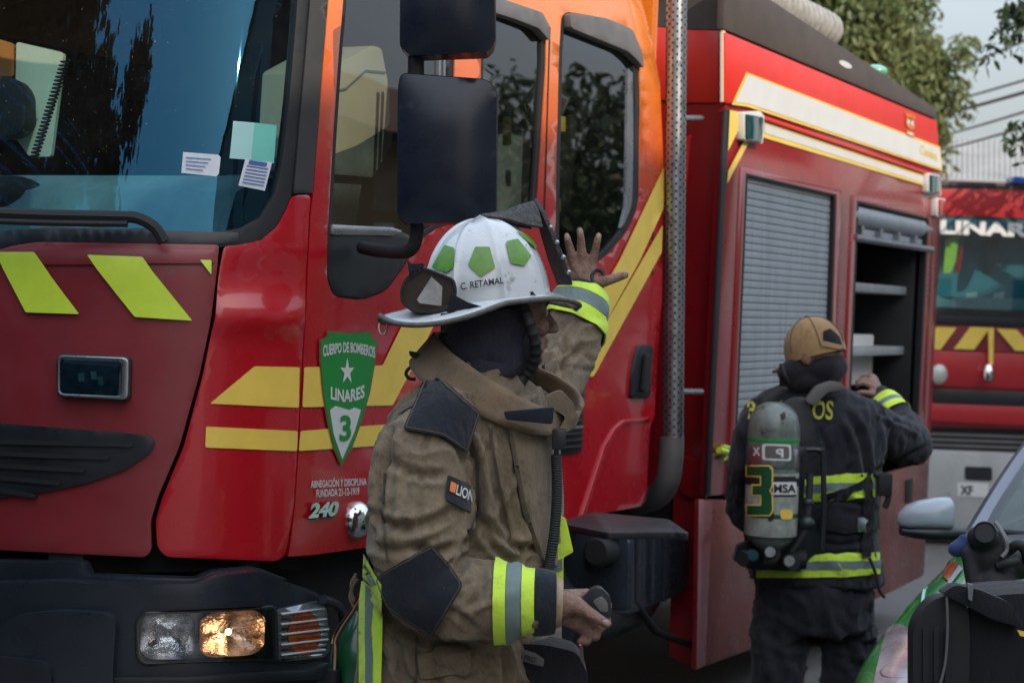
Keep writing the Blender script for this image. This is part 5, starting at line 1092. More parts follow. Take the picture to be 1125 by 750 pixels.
g = G(); g.ell(W(886, 575, 6.34), .03); g.ell(W(888, 552, 6.35), .022); mk('pressure_reducer', g, M['black'], bp_)
g = G(); g.tube(catmull([W(x, y, 6.45) for x, y in ((960, 520), (972, 528), (976, 545), (972, 558))], 5), .012, 8); g.box(W(972, 532, 6.45), .05, .03, .08); mk('hanging_regulator', g, M['rubber'], bp_, bevel=.01)
g = G(); g.tube(catmull([W(x, y, 6.43) for x, y in ((955, 612), (962, 630), (966, 648), (972, 656))], 5), .006, 6); mk('strap_tail', g, M['blackcloth'], bp_)
panel('strap_bag', rnd([(810, 600), (828, 592), (838, 610), (826, 624), (806, 616)], 3), Facing(6.42), M['blackcloth'], bp_, thick=.05, bevel=.01)
# ================================================================== green car nose-on at the right, with gear on its bonnet
WC = 2.02                                                       # middle of the car, in vehicle axes
car = thing('parked_car', T(-.6, WC, 0), 'green car with silver mirror parked beside the engine, facing the camera', 'car')
CG = pbr('dark_green_car_paint', (.018, .20, .045), .25, coat=.6, var=.15, vs=3, coat_rough=.03); CSv = pbr('silver_car_paint', (.17, .19, .24), .4, metal=.2, coat=.3, var=.1, vs=3)
secs = [(-2.46, .52, .30, .48, .60, .62), (-2.40, .70, .26, .55, .68, .72), (-2.25, .80, .24, .62, .735, .775), (-2.0, .845, .22, .66, .79, .825), (-1.6, .865, .21, .70, .86, .895), (-1.2, .875, .20, .72, .92, .955), (-1.0, .878, .20, .74, .95, .985), (0, .88, .20, .74, .97, 1.0), (1.0, .875, .22, .76, .98, 1.0), (1.5, .85, .26, .76, .97, .98), (1.7, .78, .34, .72, .9, .92)]
def sec(u, hw, z0, zb, zs, zc, n=9):
    P = [(-hw*.90, z0), (-hw*.985, z0+.12), (-hw, zb), (-hw*.975, (zb+zs)/2+.03), (-hw*.915, zs), (-hw*.80, zs+(zc-zs)*.5), (-hw*.55, zs+(zc-zs)*.85), (-hw*.28, zc-.004), (0, zc)]
    P = P+[(-x, z) for x, z in P[-2::-1]]; return [T(u, WC+x, z) for x, z in P]
g = G(); dense = catmull([Vector((a, b, c)) for a, b, c, *_ in secs], 5); d2 = catmull([Vector((d, e, f)) for _, _, _, d, e, f in secs], 5)
g.rings([sec(p.x, p.y, p.z, q.x, q.y, q.z) for p, q in zip(dense, d2)], cap=True, closed=False)
cb_ = mk('car_body', g, CG, car, smooth=50, mods=[('SUBSURF', dict(levels=1, render_levels=1))]); CB = Skin(cb_)
# glasshouse
def gh(u, x, z): return T(u, WC+x, z)
A0, A1, R0, R1 = (-1.02, .80, .955), (-.30, .615, 1.42), (.95, .60, 1.44), (1.45, .77, .98)
for s in (-1, 1):
    P = [gh(A0[0]-.0, s*A0[1], A0[2]), gh(-.66, s*.725, 1.20), gh(A1[0], s*A1[1], A1[2]), gh(.3, s*.60, 1.47), gh(R0[0], s*R0[1], R0[2]), gh(R1[0], s*R1[1], R1[2])]
    g = G(); C = catmull(P, 8)
    g.rings([[p+N*a*s+Z*b+D*c for a, b, c in ((-.04, -.01, -.012), (0, .012, -.02), (.026, -.006, 0), (.012, -.035, .05), (-.03, -.035, .05))] for p in C]); mk('roof_pillar', g, CSv, car, smooth=60)
    g = G(); g.add([gh(A0[0]+.14, s*.80, .96), gh(A1[0]+.08, s*.605, 1.40), gh(R0[0]-.05, s*.59, 1.42), gh(R1[0]-.1, s*.765, .98)], [(0, 1, 2, 3)]); mk('side_window', g, M['side_glass'], car)
g = G(); R = []
for k in range(9):
    t = k/8; u, hw, z = A0[0]-.13*0+(A1[0]-A0[0])*t, A0[1]+(A1[1]-A0[1])*t, A0[2]+(A1[2]-A0[2])*t+.03*math.sin(math.pi*t)
    R.append([gh(u-.14*(1-(x*x)), x*(hw-.02), z+.008*(1-x*x)) for x in (-1, -.75, -.5, -.25, 0, .25, .5, .75, 1)])
g.rings(R, cap=False, closed=False); mk('windscreen', g, glass('dark_car_windscreen', (.25, .30, .32), .015, .02, .01), car, smooth=80)
g = G(); g.rings([[gh(u, x*hw, z+.045*(1-x*x)) for x in (-1, -.7, -.35, 0, .35, .7, 1)] for u, hw, z in ((-.42, .61, 1.40), (-.25, .60, 1.435), (.3, .595, 1.455), (.9, .59, 1.44), (1.0, .58, 1.40))], cap=False, closed=False); mk('roof', g, CSv, car, smooth=80)
g = G(); g.tb(-.2, 1.1, WC-.6, WC+.6, .6, 1.05); mk('car_interior', g, M['lining'], car)
for w in (-.36, .36):
    g = G(); g.box(T(.15, WC+w, 1.08), .45, .14, .55, Matrix((D, N, Z)).transposed() if False else Matrix.Rotation(-TH, 3, 'Z')); mk('seat', g, M['lining'], car, bevel=.06, segs=4)
for u in (-1.65, 1.05):
    for w, off in ((-.87, -1), (.67, 1)): 
        o_ = wheel(u, WC+(w+.2 if w > 0 else w+.2), .31, .2, 'car_wheel', None, car, M['steel'])
# mirror
g = G(); mc = W(1016, 570, 5.72)
R = []
for x, ry, rz, dz, dy in ((-.088, .004, .004, -.008, 0), (-.082, .025, .026, -.008, 0), (-.06, .045, .046, -.004, 0), (-.02, .058, .057, .002, 0), (.03, .062, .064, .006, .0), (.072, .06, .066, .008, 0), (.082, .05, .058, .008, 0), (.084, .02, .02, .008, 0)):
    R.append([mc+Vector((x, dy+ry*math.copysign(abs(math.cos(t))**.8, math.cos(t)), dz+rz*math.copysign(abs(math.sin(t))**.75, math.sin(t))*(1 if math.sin(t) > 0 else .55))) for t in [2*math.pi*k/24 for k in range(24)]])
g.rings(R); mr = mk('wing_mirror', g, pbr('grey_mirror_cap', (.30, .35, .40), .35, coat=.6, var=.12), car, smooth=70)
g = G(); R = []
for x, ry, rz in ((-.075, .03, .015), (-.03, .054, .024), (.03, .06, .028), (.08, .05, .026), (.11, .03, .018), (.13, .025, .015)): R.append([mc+Vector((x, ry*math.cos(t), -.038+rz*math.sin(t))) for t in [2*math.pi*k/18 for k in range(18)]])
g.rings(R); g.tube([mc+Vector((.06, 0, -.03)), W(1048, 588, 5.78)], .026, 10); mk('mirror_foot', g, M['black'], mr)
# headlight, marker, badge lines on the wing
hlp = rnd([(975, 690), (990, 684), (1004, 700), (1006, 740), (1000, 800), (958, 800), (962, 740)], 7)
hl2 = panel('headlight', hlp, CB, pbr('smoky_headlight', (.36, .29, .31), .2, coat=1, var=.5, vs=7), car, off=.004, grid=6, smooth=80)
p, n = CB.hits([(992, 735)]); g = G(); 
for r in (.055, .036): g.tube([p[0]+n[0]*-.001+(n[0].orthogonal().normalized()*math.cos(t)+n[0].cross(n[0].orthogonal().normalized())*math.sin(t))*r for t in [2*math.pi*k/24 for k in range(24)]], .004, 6, closed=True)
mk('lamp_ring', g, M['greyplastic'], hl2)
g = G(); g.tube(CB.hits([(p.x, p.y) for p in catmull([(1029, 624, 0), (1021, 638, 0), (1015, 652, 0), (1013, 668, 0)], 4)], .002)[0], .0045, 6); mk('wing_trim', g, M['pale_teal'], cb_)
decal('wing_marker', [[(1043, 618), (1054, 620), (1042, 640), (1036, 634)]], CB, M['amber'], cb_, off=.006, grid=4); decal('wing_marker_edge', [[(1054, 622), (1058, 626), (1044, 644), (1041, 641)]], CB, M['steel'], cb_, off=.006, grid=4)
g = G(); g.tube(catmull([gh(-1.0, -.7, .985), gh(-1.06, -.3, .995), gh(-1.07, .1, 1.0), gh(-1.0, .6, .99)], 5), .012, 6); mk('car_wiper', g, M['rubber'], car)
g = G(); g.tb(-2.52, -2.42, WC-.25, WC+.25, .40, .52); mk('number_plate', g, M['white_film'], car, bevel=.004)
g = G(); g.tb(-2.49, -2.40, WC-.5, WC+.5, .54, .62); g.tb(-2.48, -2.38, WC-.6, WC+.6, .26, .38); mk('car_grille', g, M['black'], car, bevel=.01)
# gear resting on the bonnet
gs = thing('breathing_apparatus', W(1070, 700, 4.45), 'black breathing set with its frame resting on the green car\'s bonnet', 'breathing set')
GF = Facing(4.28)
fr = panel('backplate', rnd([(1003, 772), (1003, 690), (1012, 672), (1026, 657), (1052, 654), (1064, 668), (1066, 700), (1064, 790), (1004, 790)], 12), GF, M['rubber'], gs, thick=.06, bevel=.022, segs=4)
for x in (1014, 1026, 1038): panel('frame_rib', rnd([(x, 690), (x+6, 688), (x+6, 760), (x, 762)], 3), GF, M['rubber'], fr, off=.008, thick=.014, bevel=.006)
g = G(); g.tube(catmull([W(x, y, 4.255) for x, y in ((1040, 655), (1041, 690), (1038, 730), (1030, 760))], 5), .0032, 6); mk('cord', g, M['greyplastic'], fr)
panel('pack_body', rnd([(1058, 672), (1075, 656), (1110, 652), (1180, 650), (1220, 700), (1220, 800), (1058, 800)], 14), Facing(4.30), M['blackcloth'], gs, thick=.2, bevel=.05, segs=5)
panel('shoulder_pad', rnd([(1034, 652), (1050, 642), (1078, 648), (1110, 662), (1126, 690), (1090, 680), (1060, 664)], 6), Facing(4.25), M['blackcloth'], gs, thick=.05, bevel=.015)
panel('yellow_tab', [(1118, 692), (1127, 694), (1126, 699), (1121, 698)], Facing(4.245), M['yellow'], gs, thick=.01)
panel('clip', rnd([(1063, 640), (1070, 642), (1068, 660), (1064, 658)], 1), Facing(4.24), M['steel'], gs, thick=.01, bevel=.002)
msk = thing('breathing_mask', W(1078, 640, 4.72), 'black rubber breathing mask with small teal dial on top of the pack', 'mask')
mg = G(); mc2 = W(1084, 610, 4.76)
mg.ell(mc2, Vector((.055, -.02, 0)), Vector((.02, .06, 0)), Vector((0, 0, .075))); mg.ell(W(1080, 590, 4.72), Vector((.042, 0, 0)), Vector((0, .04, 0)), Vector((0, 0, .034))); mg.ell(W(1092, 640, 4.74), Vector((.06, 0, 0)), Vector((0, .06, 0)), Vector((0, 0, .05))); mg.ell(W(1118, 620, 4.78), Vector((.05, 0, 0)), Vector((0, .05, 0)), Vector((0, 0, .04)))
mg.cap(W(1064, 608, 4.74), .02, W(1070, 640, 4.72), .022)
mg = remesh(mg, .006, 4); mk('mask_shell', mg, M['rubber'], msk, smooth=180)
g = G(); dax = Vector((-.25, -1, .35)).normalized(); g.lathe(W(1082, 585, 4.685), dax, [(.026, -.012), (.030, .004), (.027, .010), (.024, .006)], 28); di = mk('dial_ring', g, M['rubber'], msk)
g = G(); g.lathe(W(1082, 585, 4.685), dax, [(.0, .006), (.024, .005)], 28); mk('dial', g, pbr('teal_dial', (.10, .36, .38), .35, coat=.5, var=.5, vs=80), msk)
g = G(); g.tube(catmull([W(1108, 605, 4.74), W(1118, 598, 4.72), W(1126, 604, 4.72), W(1130, 620, 4.74)], 5), .014, 10); g.tube(catmull([W(1096, 622, 4.70), W(1108, 618, 4.69), W(1118, 616, 4.7)], 5), .012, 10); mk('air_hose', g, M['rubber'], msk)
g = G(); g.tube(catmull([W(1094, 574, 4.78), W(1104, 590, 4.72), W(1106, 604, 4.71), W(1100, 612, 4.7)], 5), .006, 8); mk('harness_strap', g, M['greyplastic'], msk)
g = G(); g.ell(W(1054, 602, 4.8), Vector((.03, 0, .01)), Vector((0, .03, 0)), Vector((-.008, 0, .022))); g.ell(W(1060, 594, 4.8), .02); mk('cloth_rag', remesh(g, .006, 3), cloth('blue_rag', (.03, .06, .17), (.015, .03, .09)), None, smooth=180, loc=W(1056, 604, 4.8), label='crumpled blue rag tucked between the mask and the car pillar', cat='rag')
# ================================================================== second engine in the distance
FY = 13.3; fe = W(1100, 470, FY); fe.z = 0
far = thing('fire_engine', fe, 'distant red fire engine facing the camera with white letters above its windscreen', 'fire engine')
def Fp(name, P, m, off=0, thick=0, par=None, **kw): return panel(name, P, Facing(FY), M[m] if isinstance(m, str) else m, par or far, off=off, thick=thick, **kw)
M['far_red'] = pbr('distant_red_paint', (.42, .012, .018), .35, coat=.7, var=.15, vs=3, fleck=((.5, .10, .07), .7, 3))
Fp('cab_front', rnd([(936, 214), (1010, 207), (1100, 208), (1200, 213), (1268, 226), (1272, 380), (1270, 560), (930, 548), (932, 360)], 6), 'far_red', 0, 2.0, bevel=.05, segs=4, holes=[rnd([(952, 236), (1252, 247), (1258, 350), (950, 337)], 8)])
fw = Fp('windscreen', rnd([(950, 234), (1254, 245), (1260, 352), (948, 339)], 8), glass('far_windscreen', (.62, .86, .9), .08, .03), .004)
Fp('windscreen_frame', rnd([(948, 233), (1256, 244), (1262, 354), (946, 341)], 8), 'rubber', .01, .03, holes=[rnd([(953, 238), (1251, 249), (1257, 348), (951, 335)], 8)])
Fp('sun_visor', [(952, 236), (1253, 247), (1254, 262), (952, 251)], pbr('teal_visor', (.02, .10, .13), .4), .012, .01)
lettering('lettering', 'LINARES', [(1033, 241), (1160, 247), (1160, 262), (1033, 257)], Facing(FY), M['white_film'], far, .032, .05)
Fp('dashboard', [(952, 322), (1256, 333), (1257, 347), (951, 334)], 'dash', -.1, .2)
for x, w_, c in ((1040, 22, 'lime_film'), (1053, 8, 'red_lens'), (1085, 20, 'navy')): Fp('crew_gear', rnd([(x, 262), (x+w_*.7, 258), (x+w_*.6, 280), (x+w_*.2, 300), (x-4, 300)], 2), c, -.12, .05)
for x in (1062, 1092): Fp('dash_paper', [(x, 322), (x+12, 320), (x+10, 332), (x-2, 333)], 'paper', -.12, .01)
Fp('cab_backdrop', [(952, 236), (1252, 247), (1258, 350), (950, 337)], pbr('teal_sky_reflection', (.07, .27, .33), .8), -.35, .05)  # teal sheet standing in for sky reflected in the windscreen
Fp('scuttle', [(940, 341), (1264, 354), (1264, 366), (940, 353)], 'rubber', .01, .05, bevel=.01)
ch = Fp('chevron_band', [(940, 354), (1264, 366), (1264, 392), (938, 380)], 'dull_red', .014, .02)
for k in range(-2, 5):
    x = 1066+k*37; dx = 1 if x < 1090 else -1
    if k < 1: P = [(x, 359), (x+22, 360), (x+4, 384), (x-18, 383)]
    else: P = [(x+2-10, 361), (x+24-10, 362), (x+46-10, 386), (x+22-10, 385)]
    Fp('chevron_stripe', P, 'yellow', .036, 0, ch)
Fp('cab_lower_panel', rnd([(936, 382), (1264, 394), (1264, 432), (936, 420)], 4), 'far_red', .03, .05, bevel=.015)
Fp('upper_grille', rnd([(940, 424), (1262, 436), (1262, 452), (940, 440)], 3), 'black', .02, .04, bevel=.01)
Fp('cab_lower_panel', rnd([(936, 440), (1264, 452), (1264, 472), (1100, 466), (936, 458)], 5), 'far_red', .06, .09, bevel=.02)
gr = Fp('lower_grille', [(936, 466), (1264, 476), (1264, 506), (936, 494)], 'void', .01, .05)
for k in range(4): Fp('grille_bar', [(940, 472+k*6), (1260, 483+k*6), (1260, 486+k*6), (940, 475+k*6)], 'greyplastic', .02, .02, gr)
bm_ = Fp('front_bumper', rnd([(930, 494), (1032, 496), (1270, 506), (1272, 590), (928, 575)], 6), pbr('pale_bumper', (.42, .43, .42), .5, var=.2, vs=6, fleck=((.25, .24, .22), .6, 12)), .22, .3, bevel=.03, segs=3)
Fp('bumper_slot', rnd([(1060, 512), (1090, 513), (1090, 528), (1060, 527)], 3), 'black', .224, .02, bm_)
np_ = Fp('number_plate', [(1052, 530), (1086, 531), (1086, 546), (1052, 545)], 'white_film', .226, .01)
lettering('lettering', 'XF', [(1055, 533), (1069, 533.5), (1069, 543.5), (1055, 543)], Facing(FY), M['ink'], np_, .229, .03)
p = W(1032, 411, FY-.1); g = G(); g.ell(p, Vector((.06, 0, 0)), Vector((0, .05, 0)), Vector((0, 0, .075)), 20, 12); mk('round_lamp', g, pbr('pale_lamp', (.6, .6, .56), .15, coat=1), far, smooth=80)
p = W(1168, 416, FY-.1); g = G(); g.ell(p, Vector((.06, 0, 0)), Vector((0, .05, 0)), Vector((0, 0, .075)), 20, 12); mk('round_lamp', g, M['clear'], far, smooth=80)
sx0 = thing('tow_strap', W(1087, 380, FY-.12), 'yellow strap with shiny shackle hanging on the front of the distant engine', 'strap')
panel('webbing', [(1086, 360), (1092, 360), (1091, 400), (1087, 402)], Facing(FY-.10), M['yellow'], sx0, thick=.015); g = G()
g.lathe(W(1086, 411, FY-.12), Vector((0, 0, -1)), [(.02, -.07), (.035, -.04), (.045, 0), (.04, .04), (.02, .055), (0, .06)], 16); mk('shackle', g, M['chrome'], sx0)
Fp('roof_lightbar', rnd([(1000, 198), (1180, 204), (1180, 213), (1000, 207)], 3), 'black', -.3, .3, bevel=.02); Fp('blue_beacon', rnd([(1113, 194), (1140, 195), (1140, 202), (1113, 201)], 2), pbr('blue_beacon', (.02, .10, .45), .2, coat=1), -.28, .2, bevel=.02)
g = G(); x0, x1 = W(940, 300, FY+1.0).x, W(1262, 300, FY+1).x; g.wb(x0, x1, FY+1.9, FY+6, .5, 2.75); mk('body_shell', g, M['far_red'], far, bevel=.05)
for x in (x0+.2, x1-.2):
    g = G(); g.lathe(Vector((x-.13, FY+.95, .48)), Vector((1, 0, 0)), [(.28, 0), (.45, 0), (.48, .03), (.48, .23), (.45, .26), (.28, .26)], 32); g.lathe(Vector((x-.1, FY+.95, .48)), Vector((1, 0, 0)), [(0, .02), (.28, 0), (.28, .2), (0, .18)], 24); mk('wheel', g, M['rubber'], far)
# ================================================================== trees
def leafmesh(name, pts, size, mat, parent, loc, droop=.6, rs=1, narrow=.42):
    r = np.random.default_rng(rs); n = len(pts); P = np.array([list(p) for p in pts])
    a = r.uniform(0, 2*np.pi, n); tilt = r.uniform(-.5, .5, n)-droop; s = size*r.uniform(.6, 1.35, n)
    ax = np.stack([np.cos(a)*np.cos(tilt), np.sin(a)*np.cos(tilt), np.sin(tilt)], 1)
    sd = np.cross(ax, r.normal(size=(n, 3))); sd /= np.linalg.norm(sd, axis=1, keepdims=True)+1e-9; nm = np.cross(ax, sd)
    s = s[:, None]; w = narrow
    V = np.stack([P, P+ax*s*.35+sd*s*w*.5+nm*s*.06, P+ax*s*.75+sd*s*w*.34+nm*s*.02, P+ax*s, P+ax*s*.75-sd*s*w*.34+nm*s*.02, P+ax*s*.35-sd*s*w*.5+nm*s*.06, P+ax*s*.5-nm*s*.02], 1).reshape(-1, 3)-np.array(loc)
    k = np.arange(n)[:, None]*7
    F = np.concatenate([k+np.array([[0, 1, 6]]), k+np.array([[1, 2, 6]]), k+np.array([[2, 3, 6]]), k+np.array([[3, 4, 6]]), k+np.array([[4, 5, 6]]), k+np.array([[5, 0, 6]])], 0)
    me = bpy.data.meshes.new(name); me.from_pydata(V.tolist(), [], F.tolist()); me.materials.append(mat)
    return mesh_obj(name, me, parent)
def leaf_mat(name, c, c2, trans=.35):
    m, nt, b, out = mat_new(name); t = tex_noise(nt, 1.3, 5, .7); t2 = tex_noise(nt, 14, 3, .7); ad = nt.nodes.new('ShaderNodeMath'); ad.operation = 'MULTIPLY_ADD'; ad.inputs[1].default_value = .5; 
    nt.links.new(t2.outputs['Fac'], ad.inputs[0]); h = nt.nodes.new('ShaderNodeMath'); h.operation = 'MULTIPLY'; h.inputs[1].default_value = .5; nt.links.new(t.outputs['Fac'], h.inputs[0]); nt.links.new(h.outputs[0], ad.inputs[2])
    r = ramp(nt, ad.outputs[0], [(.36, c2), (.62, c)]); nt.links.new(r.outputs[0], b.inputs['Base Color']); b.inputs['Roughness'].default_value = .45; b.inputs['Specular IOR Level'].default_value = .4
    tl = nt.nodes.new('ShaderNodeBsdfTranslucent'); nt.links.new(r.outputs[0], tl.inputs[0]); mx = nt.nodes.new('ShaderNodeMixShader'); mx.inputs[0].default_value = trans
    nt.links.new(b.outputs[0], mx.inputs[1]); nt.links.new(tl.outputs[0], mx.inputs[2]); nt.links.new(mx.outputs[0], out.inputs[0]); return m
BARK = pbr('tree_bark', (.10, .075, .055), .9, var=.5, vs=9, bump=.8, bs=25)
LEAF = leaf_mat('leaf_green', (.26, .30, .12), (.06, .095, .03)); LEAF_D = leaf_mat('dark_leaf_green', (.06, .095, .03), (.02, .035, .012), .2)
def tree(name, base, h, blobs, nleaf, size, mat, label, limbs=None, droop=.6, seed=1, group=None, spray=16, narrow=.42, trunk_r=.22, bark=None):
    r = random.Random(seed); base = Vector(base); o = thing(name, base, label, 'tree', group)
    g = G(); top = base+Vector((r.uniform(-.3, .3), r.uniform(-.3, .3), h*.8)); tr = catmull([base, base+Vector((.08, .05, h*.25)), base.lerp(top, .6), top], 6); g.tube(tr, [trunk_r*(1-.8*i/(len(tr)-1)) for i in range(len(tr))], 12)
    tips = [(Vector(c), Vector(a)) for c, a in blobs]
    for c, a in tips:
        s = tr[min(len(tr)-1, int(len(tr)*r.uniform(.35, .8)))]; m = s.lerp(c, .5)+Vector((0, 0, .3)); pp = catmull([s, s.lerp(m, .6), s.lerp(c, .72)], 5); g.tube(pp, [trunk_r*.4*(1-.85*i/(len(pp)-1)) for i in range(len(pp))], 7)
    pts = []; tot = sum(a.x*a.y*a.z for _, a in tips)**1
    while len(pts) < nleaf:
        c, a = r.choices(tips, [x[1].x*x[1].y+x[1].x*x[1].z for x in tips])[0]
        d = Vector((r.gauss(0, 1), r.gauss(0, 1), r.gauss(0, 1))).normalized(); q = r.random()**.35*(.75+.45*noise.noise(Vector((d.x*2.2+c.x, d.y*2.2+c.y, d.z*2.2))))
        p = c+Vector((d.x*a.x, d.y*a.y, d.z*a.z))*q; L = r.uniform(.25, .8)*size*4; dr = Vector((d.x*.5, d.y*.5, -droop-.2)).normalized()
        for k in range(spray):
            t = k/spray; pts.append(p+dr*L*t+Vector((r.gauss(0, 1), r.gauss(0, 1), r.gauss(0, 1)))*size*.55)
    mk('trunk', g, bark or BARK, o, smooth=60)
    leafmesh('crown', pts[:nleaf], size, mat, o, base, droop, seed, narrow); return o
# tree behind the engine: crown seen above its roof
YT = 19.0
def blob(x, y, Y, rx, rz, ry=None): c = W(x, y, Y); k = Y/FPX; return (c, (rx*k, ry or rx*k*.8, rz*k))
tb_ = W(905, 400, YT); tb_.z = 0
tree('street_tree', tb_, 6.2, [blob(900, -20, YT, 95, 80), blob(960, 20, YT-.5, 55, 60), blob(930, 60, YT, 75, 60), blob(1000, 70, YT+.3, 48, 62), blob(985, 120, YT-.3, 36, 55), blob(1018, 128, YT, 26, 45), blob(1030, 70, YT+.2, 22, 26), blob(1046, 100, YT, 16, 24), blob(1058, 44, YT, 12, 14), blob(860, 60, YT, 90, 70), blob(800, -30, YT, 110, 90), blob(1000, -30, YT, 30, 60), blob(1022, 165, YT, 12, 22)], 36000, .098, LEAF, 'large leafy tree rising behind the roof of the red engine', seed=4, droop=.8)
# neighbour whose twigs hang in at the right edge
YN = 12.0; nb = W(1330, 300, YN+1); nb.z = 0
tree('street_tree', nb, 5.2, [blob(1128, 6, YN, 24, 12, .3), blob(1104, 38, YN, 15, 16, .2), blob(1130, 138, YN, 16, 14, .2), blob(1190, -20, YN+.4, 50, 40), blob(1260, -60, YN+.8, 110, 90), blob(1220, 100, YN+.5, 55, 50), blob(1330, 40, YN+1, 120, 120)], 9000, .075, LEAF_D, 'tree at the right edge with only a few twigs of leaves hanging in', seed=9, droop=.7, spray=12)
# building under a corrugated roof
g = G(); YR = 25.0; R = []
a0, a1 = W(1000, 194, YR), W(1250, 203, YR); b0, b1 = W(1000, 150, YR+4), W(1250, 160, YR+4); n = 340
def cr_(p, q, t): return p.lerp(q, t)+Z*.02*math.cos(t*n/4*2*math.pi/2)
g.rings([[cr_(a0, a1, k/n) for k in range(n+1)], [cr_(b0, b1, k/n) for k in range(n+1)]], cap=False, closed=False)
hs = thing('corrugated_shed', Vector((a0.x+2, YR+2, 0)), 'low building with pale corrugated roof behind the distant engine', 'building')
mk('roof', g, pbr('weathered_corrugated_roof', (.36, .34, .31), .7, var=.3, vs=2, fleck=((.18, .14, .11), .6, 5)), hs, smooth=80)
g = G(); g.wb(a0.x-.1, a1.x, YR-.02, YR+.06, a0.z-.13, a0.z-.03); mk('eaves_board', g, pbr('dark_red_board', (.14, .03, .025), .7), hs, bevel=.01)
g = G(); g.wb(a0.x+.1, a1.x, YR+.4, YR+4.2, 0, a0.z-.1); mk('wall', g, pbr('orange_plaster', (.48, .17, .07), .8, var=.2), hs)
for k in range(3):
    g = G(); x = a0.x+.9+k*.8; g.wb(x, x+.45, YR+.36, YR+.42, a0.z-1.4, a0.z-.28); mk('window', g, M['blue_lens'], hs)
# overhead wires
WIRE = pbr('wire', (.10, .10, .11), .6); wl = [((1000, 84, 24), (1200, 6, 14)), ((1000, 112, 24), (1200, 58, 14)), ((1000, 124, 24), (1200, 72, 14)), ((1000, 148, 24), (1200, 92, 14)), ((1000, 163, 24), (1200, 110, 14))]
for k, (p, q) in enumerate(wl):
    a, b = W(*p), W(*q); d = b-a; a2, b2_ = a-d*1.2, b+d*.35; g = G(); g.tube([a2.lerp(b2_, t/16)-Z*.25*math.sin(math.pi*t/16)*.5 for t in range(17)], .012 if k not in (2,) else .018, 6)
    mk('overhead_wire', g, WIRE, None, loc=a2.lerp(b2_, .5), label=['topmost overhead wire crossing the pale sky beside the tree', 'second overhead wire from the top in the pale sky', 'thickest overhead wire, third down in the pale sky', 'overhead wire fourth from the top above the corrugated roof', 'lowest overhead wire just above the corrugated roof'][k], cat='wire', group='overhead wires crossing the sky')
# street on the sunny side: a terrace throws the shade the vehicles stand in
PL = pbr('terrace_plaster', (.45, .40, .34), .85, var=.15, vs=1)
def house(name, u0, u1, w0, w1, h, mat, label, roofm, gable=True, nwin=4):
    o = thing(name, T((u0+u1)/2, (w0+w1)/2, 0), label, 'house'); g = G(); g.tb(u0, u1, w0, w1, 0, h); wl_ = mk('wall', g, mat, o)
    g = G()
    if gable: g.hexa([T(u0-.3, w0-.4, h), T(u0-.3, w1+.4, h), T(u1+.3, w1+.4, h), T(u1+.3, w0-.4, h), T(u0-.3, (w0+w1)/2-.05, h+1.4), T(u0-.3, (w0+w1)/2+.05, h+1.4), T(u1+.3, (w0+w1)/2+.05, h+1.4), T(u1+.3, (w0+w1)/2-.05, h+1.4)])
    else: g.tb(u0-.1, u1+.1, w0-.1, w1+.1, h, h+.1)
    mk('roof', g, roofm, o)
    for k in range(nwin if w0 > 0 else 0):
        u = u0+(k+.5)*(u1-u0)/nwin
        for z in ((1.0,) if h < 4 else (1.0, h-2.2)):
            g = G(); g.tb(u-.5, u+.5, w0-.04, w0+.02, z, z+1.3); f = mk('window', g, M['white_film'], o); g = G(); g.tb(u-.43, u+.43, w0-.06, w0-.045, z+.07, z+1.23); mk('pane', g, M['blue_lens'], f)
    return o
house('terrace_house', -10.5, 2.6, 9.0, 15, 7.39, PL, 'two storey plastered house across the street with flat roof', M['brown_roof'], False, 6)
house('low_house', 4.2, 17, 8.0, 13, 4.3, pbr('ochre_plaster', (.40, .26, .13), .85), 'low ochre house across the street with tiled roof', pbr('roof_tiles', (.22, .09, .05), .8, var=.4, vs=9))
tree('street_tree', T(9.9, 5.4, 0), 5.6, [(T(9.9, 5.4, 4.2), (1.4, 1.4, 1.1)), (T(10.6, 5.6, 3.1), (1.3, 1.3, 1.0)), (T(9.2, 5.0, 3.2), (1.2, 1.2, .9)), (T(8.4, 5.6, 2.4), (.9, .9, .9)), (T(10, 5.2, 2.0), (1.2, 1.2, .9))], 5000, .16, LEAF_D, 'round street tree in front of the low house across the street', seed=12)
# tree on the left pavement whose crown mirrors in the windscreen
tree('street_tree', (-7.6, -1.0, 0), 7, [((-6.9, .2, 6.2), (.8, .8, .9)), ((-6.6, -.2, 5.2), (.7, .7, .8)), ((-6.0, -.7, 6.4), (.8, .6, .6)), ((-5.6, -.9, 5.4), (.6, .6, .8)), ((-5.0, -1.4, 5.9), (.55, .5, .5)), ((-4.4, -1.7, 5.3), (.45, .4, .75)), ((-3.6, -2.0, 6.1), (.55, .4, .35)), ((-7.6, -.4, 7.6), (1.3, 1.3, 1.0)), ((-5.6, -1.2, 7.4), (1.1, .9, .5))], 20000, .15, LEAF_D, 'big dark tree on the other pavement, mirrored in the windscreen', seed=21, droop=.35, narrow=.75, bark=pbr('dark_bark', (.02, .016, .012), .9))
house('bounce_house', -7, 9, -14, -9, 5.2, PL, 'unseen pale house added behind the engine to bounce light', M['brown_roof'], False, 5)  # added out of view so its sunlit wall bounces light into the shade
o = house('skyglow_blocker', -18, -16.5, -22, 9, 5.6, pbr('dark_brick', (.16, .09, .07), .9, var=.3), 'unseen dark house added behind the camera to block low sky glow', M['brown_roof'], False, 0)  # added out of view to cut the low sky and darken reflections
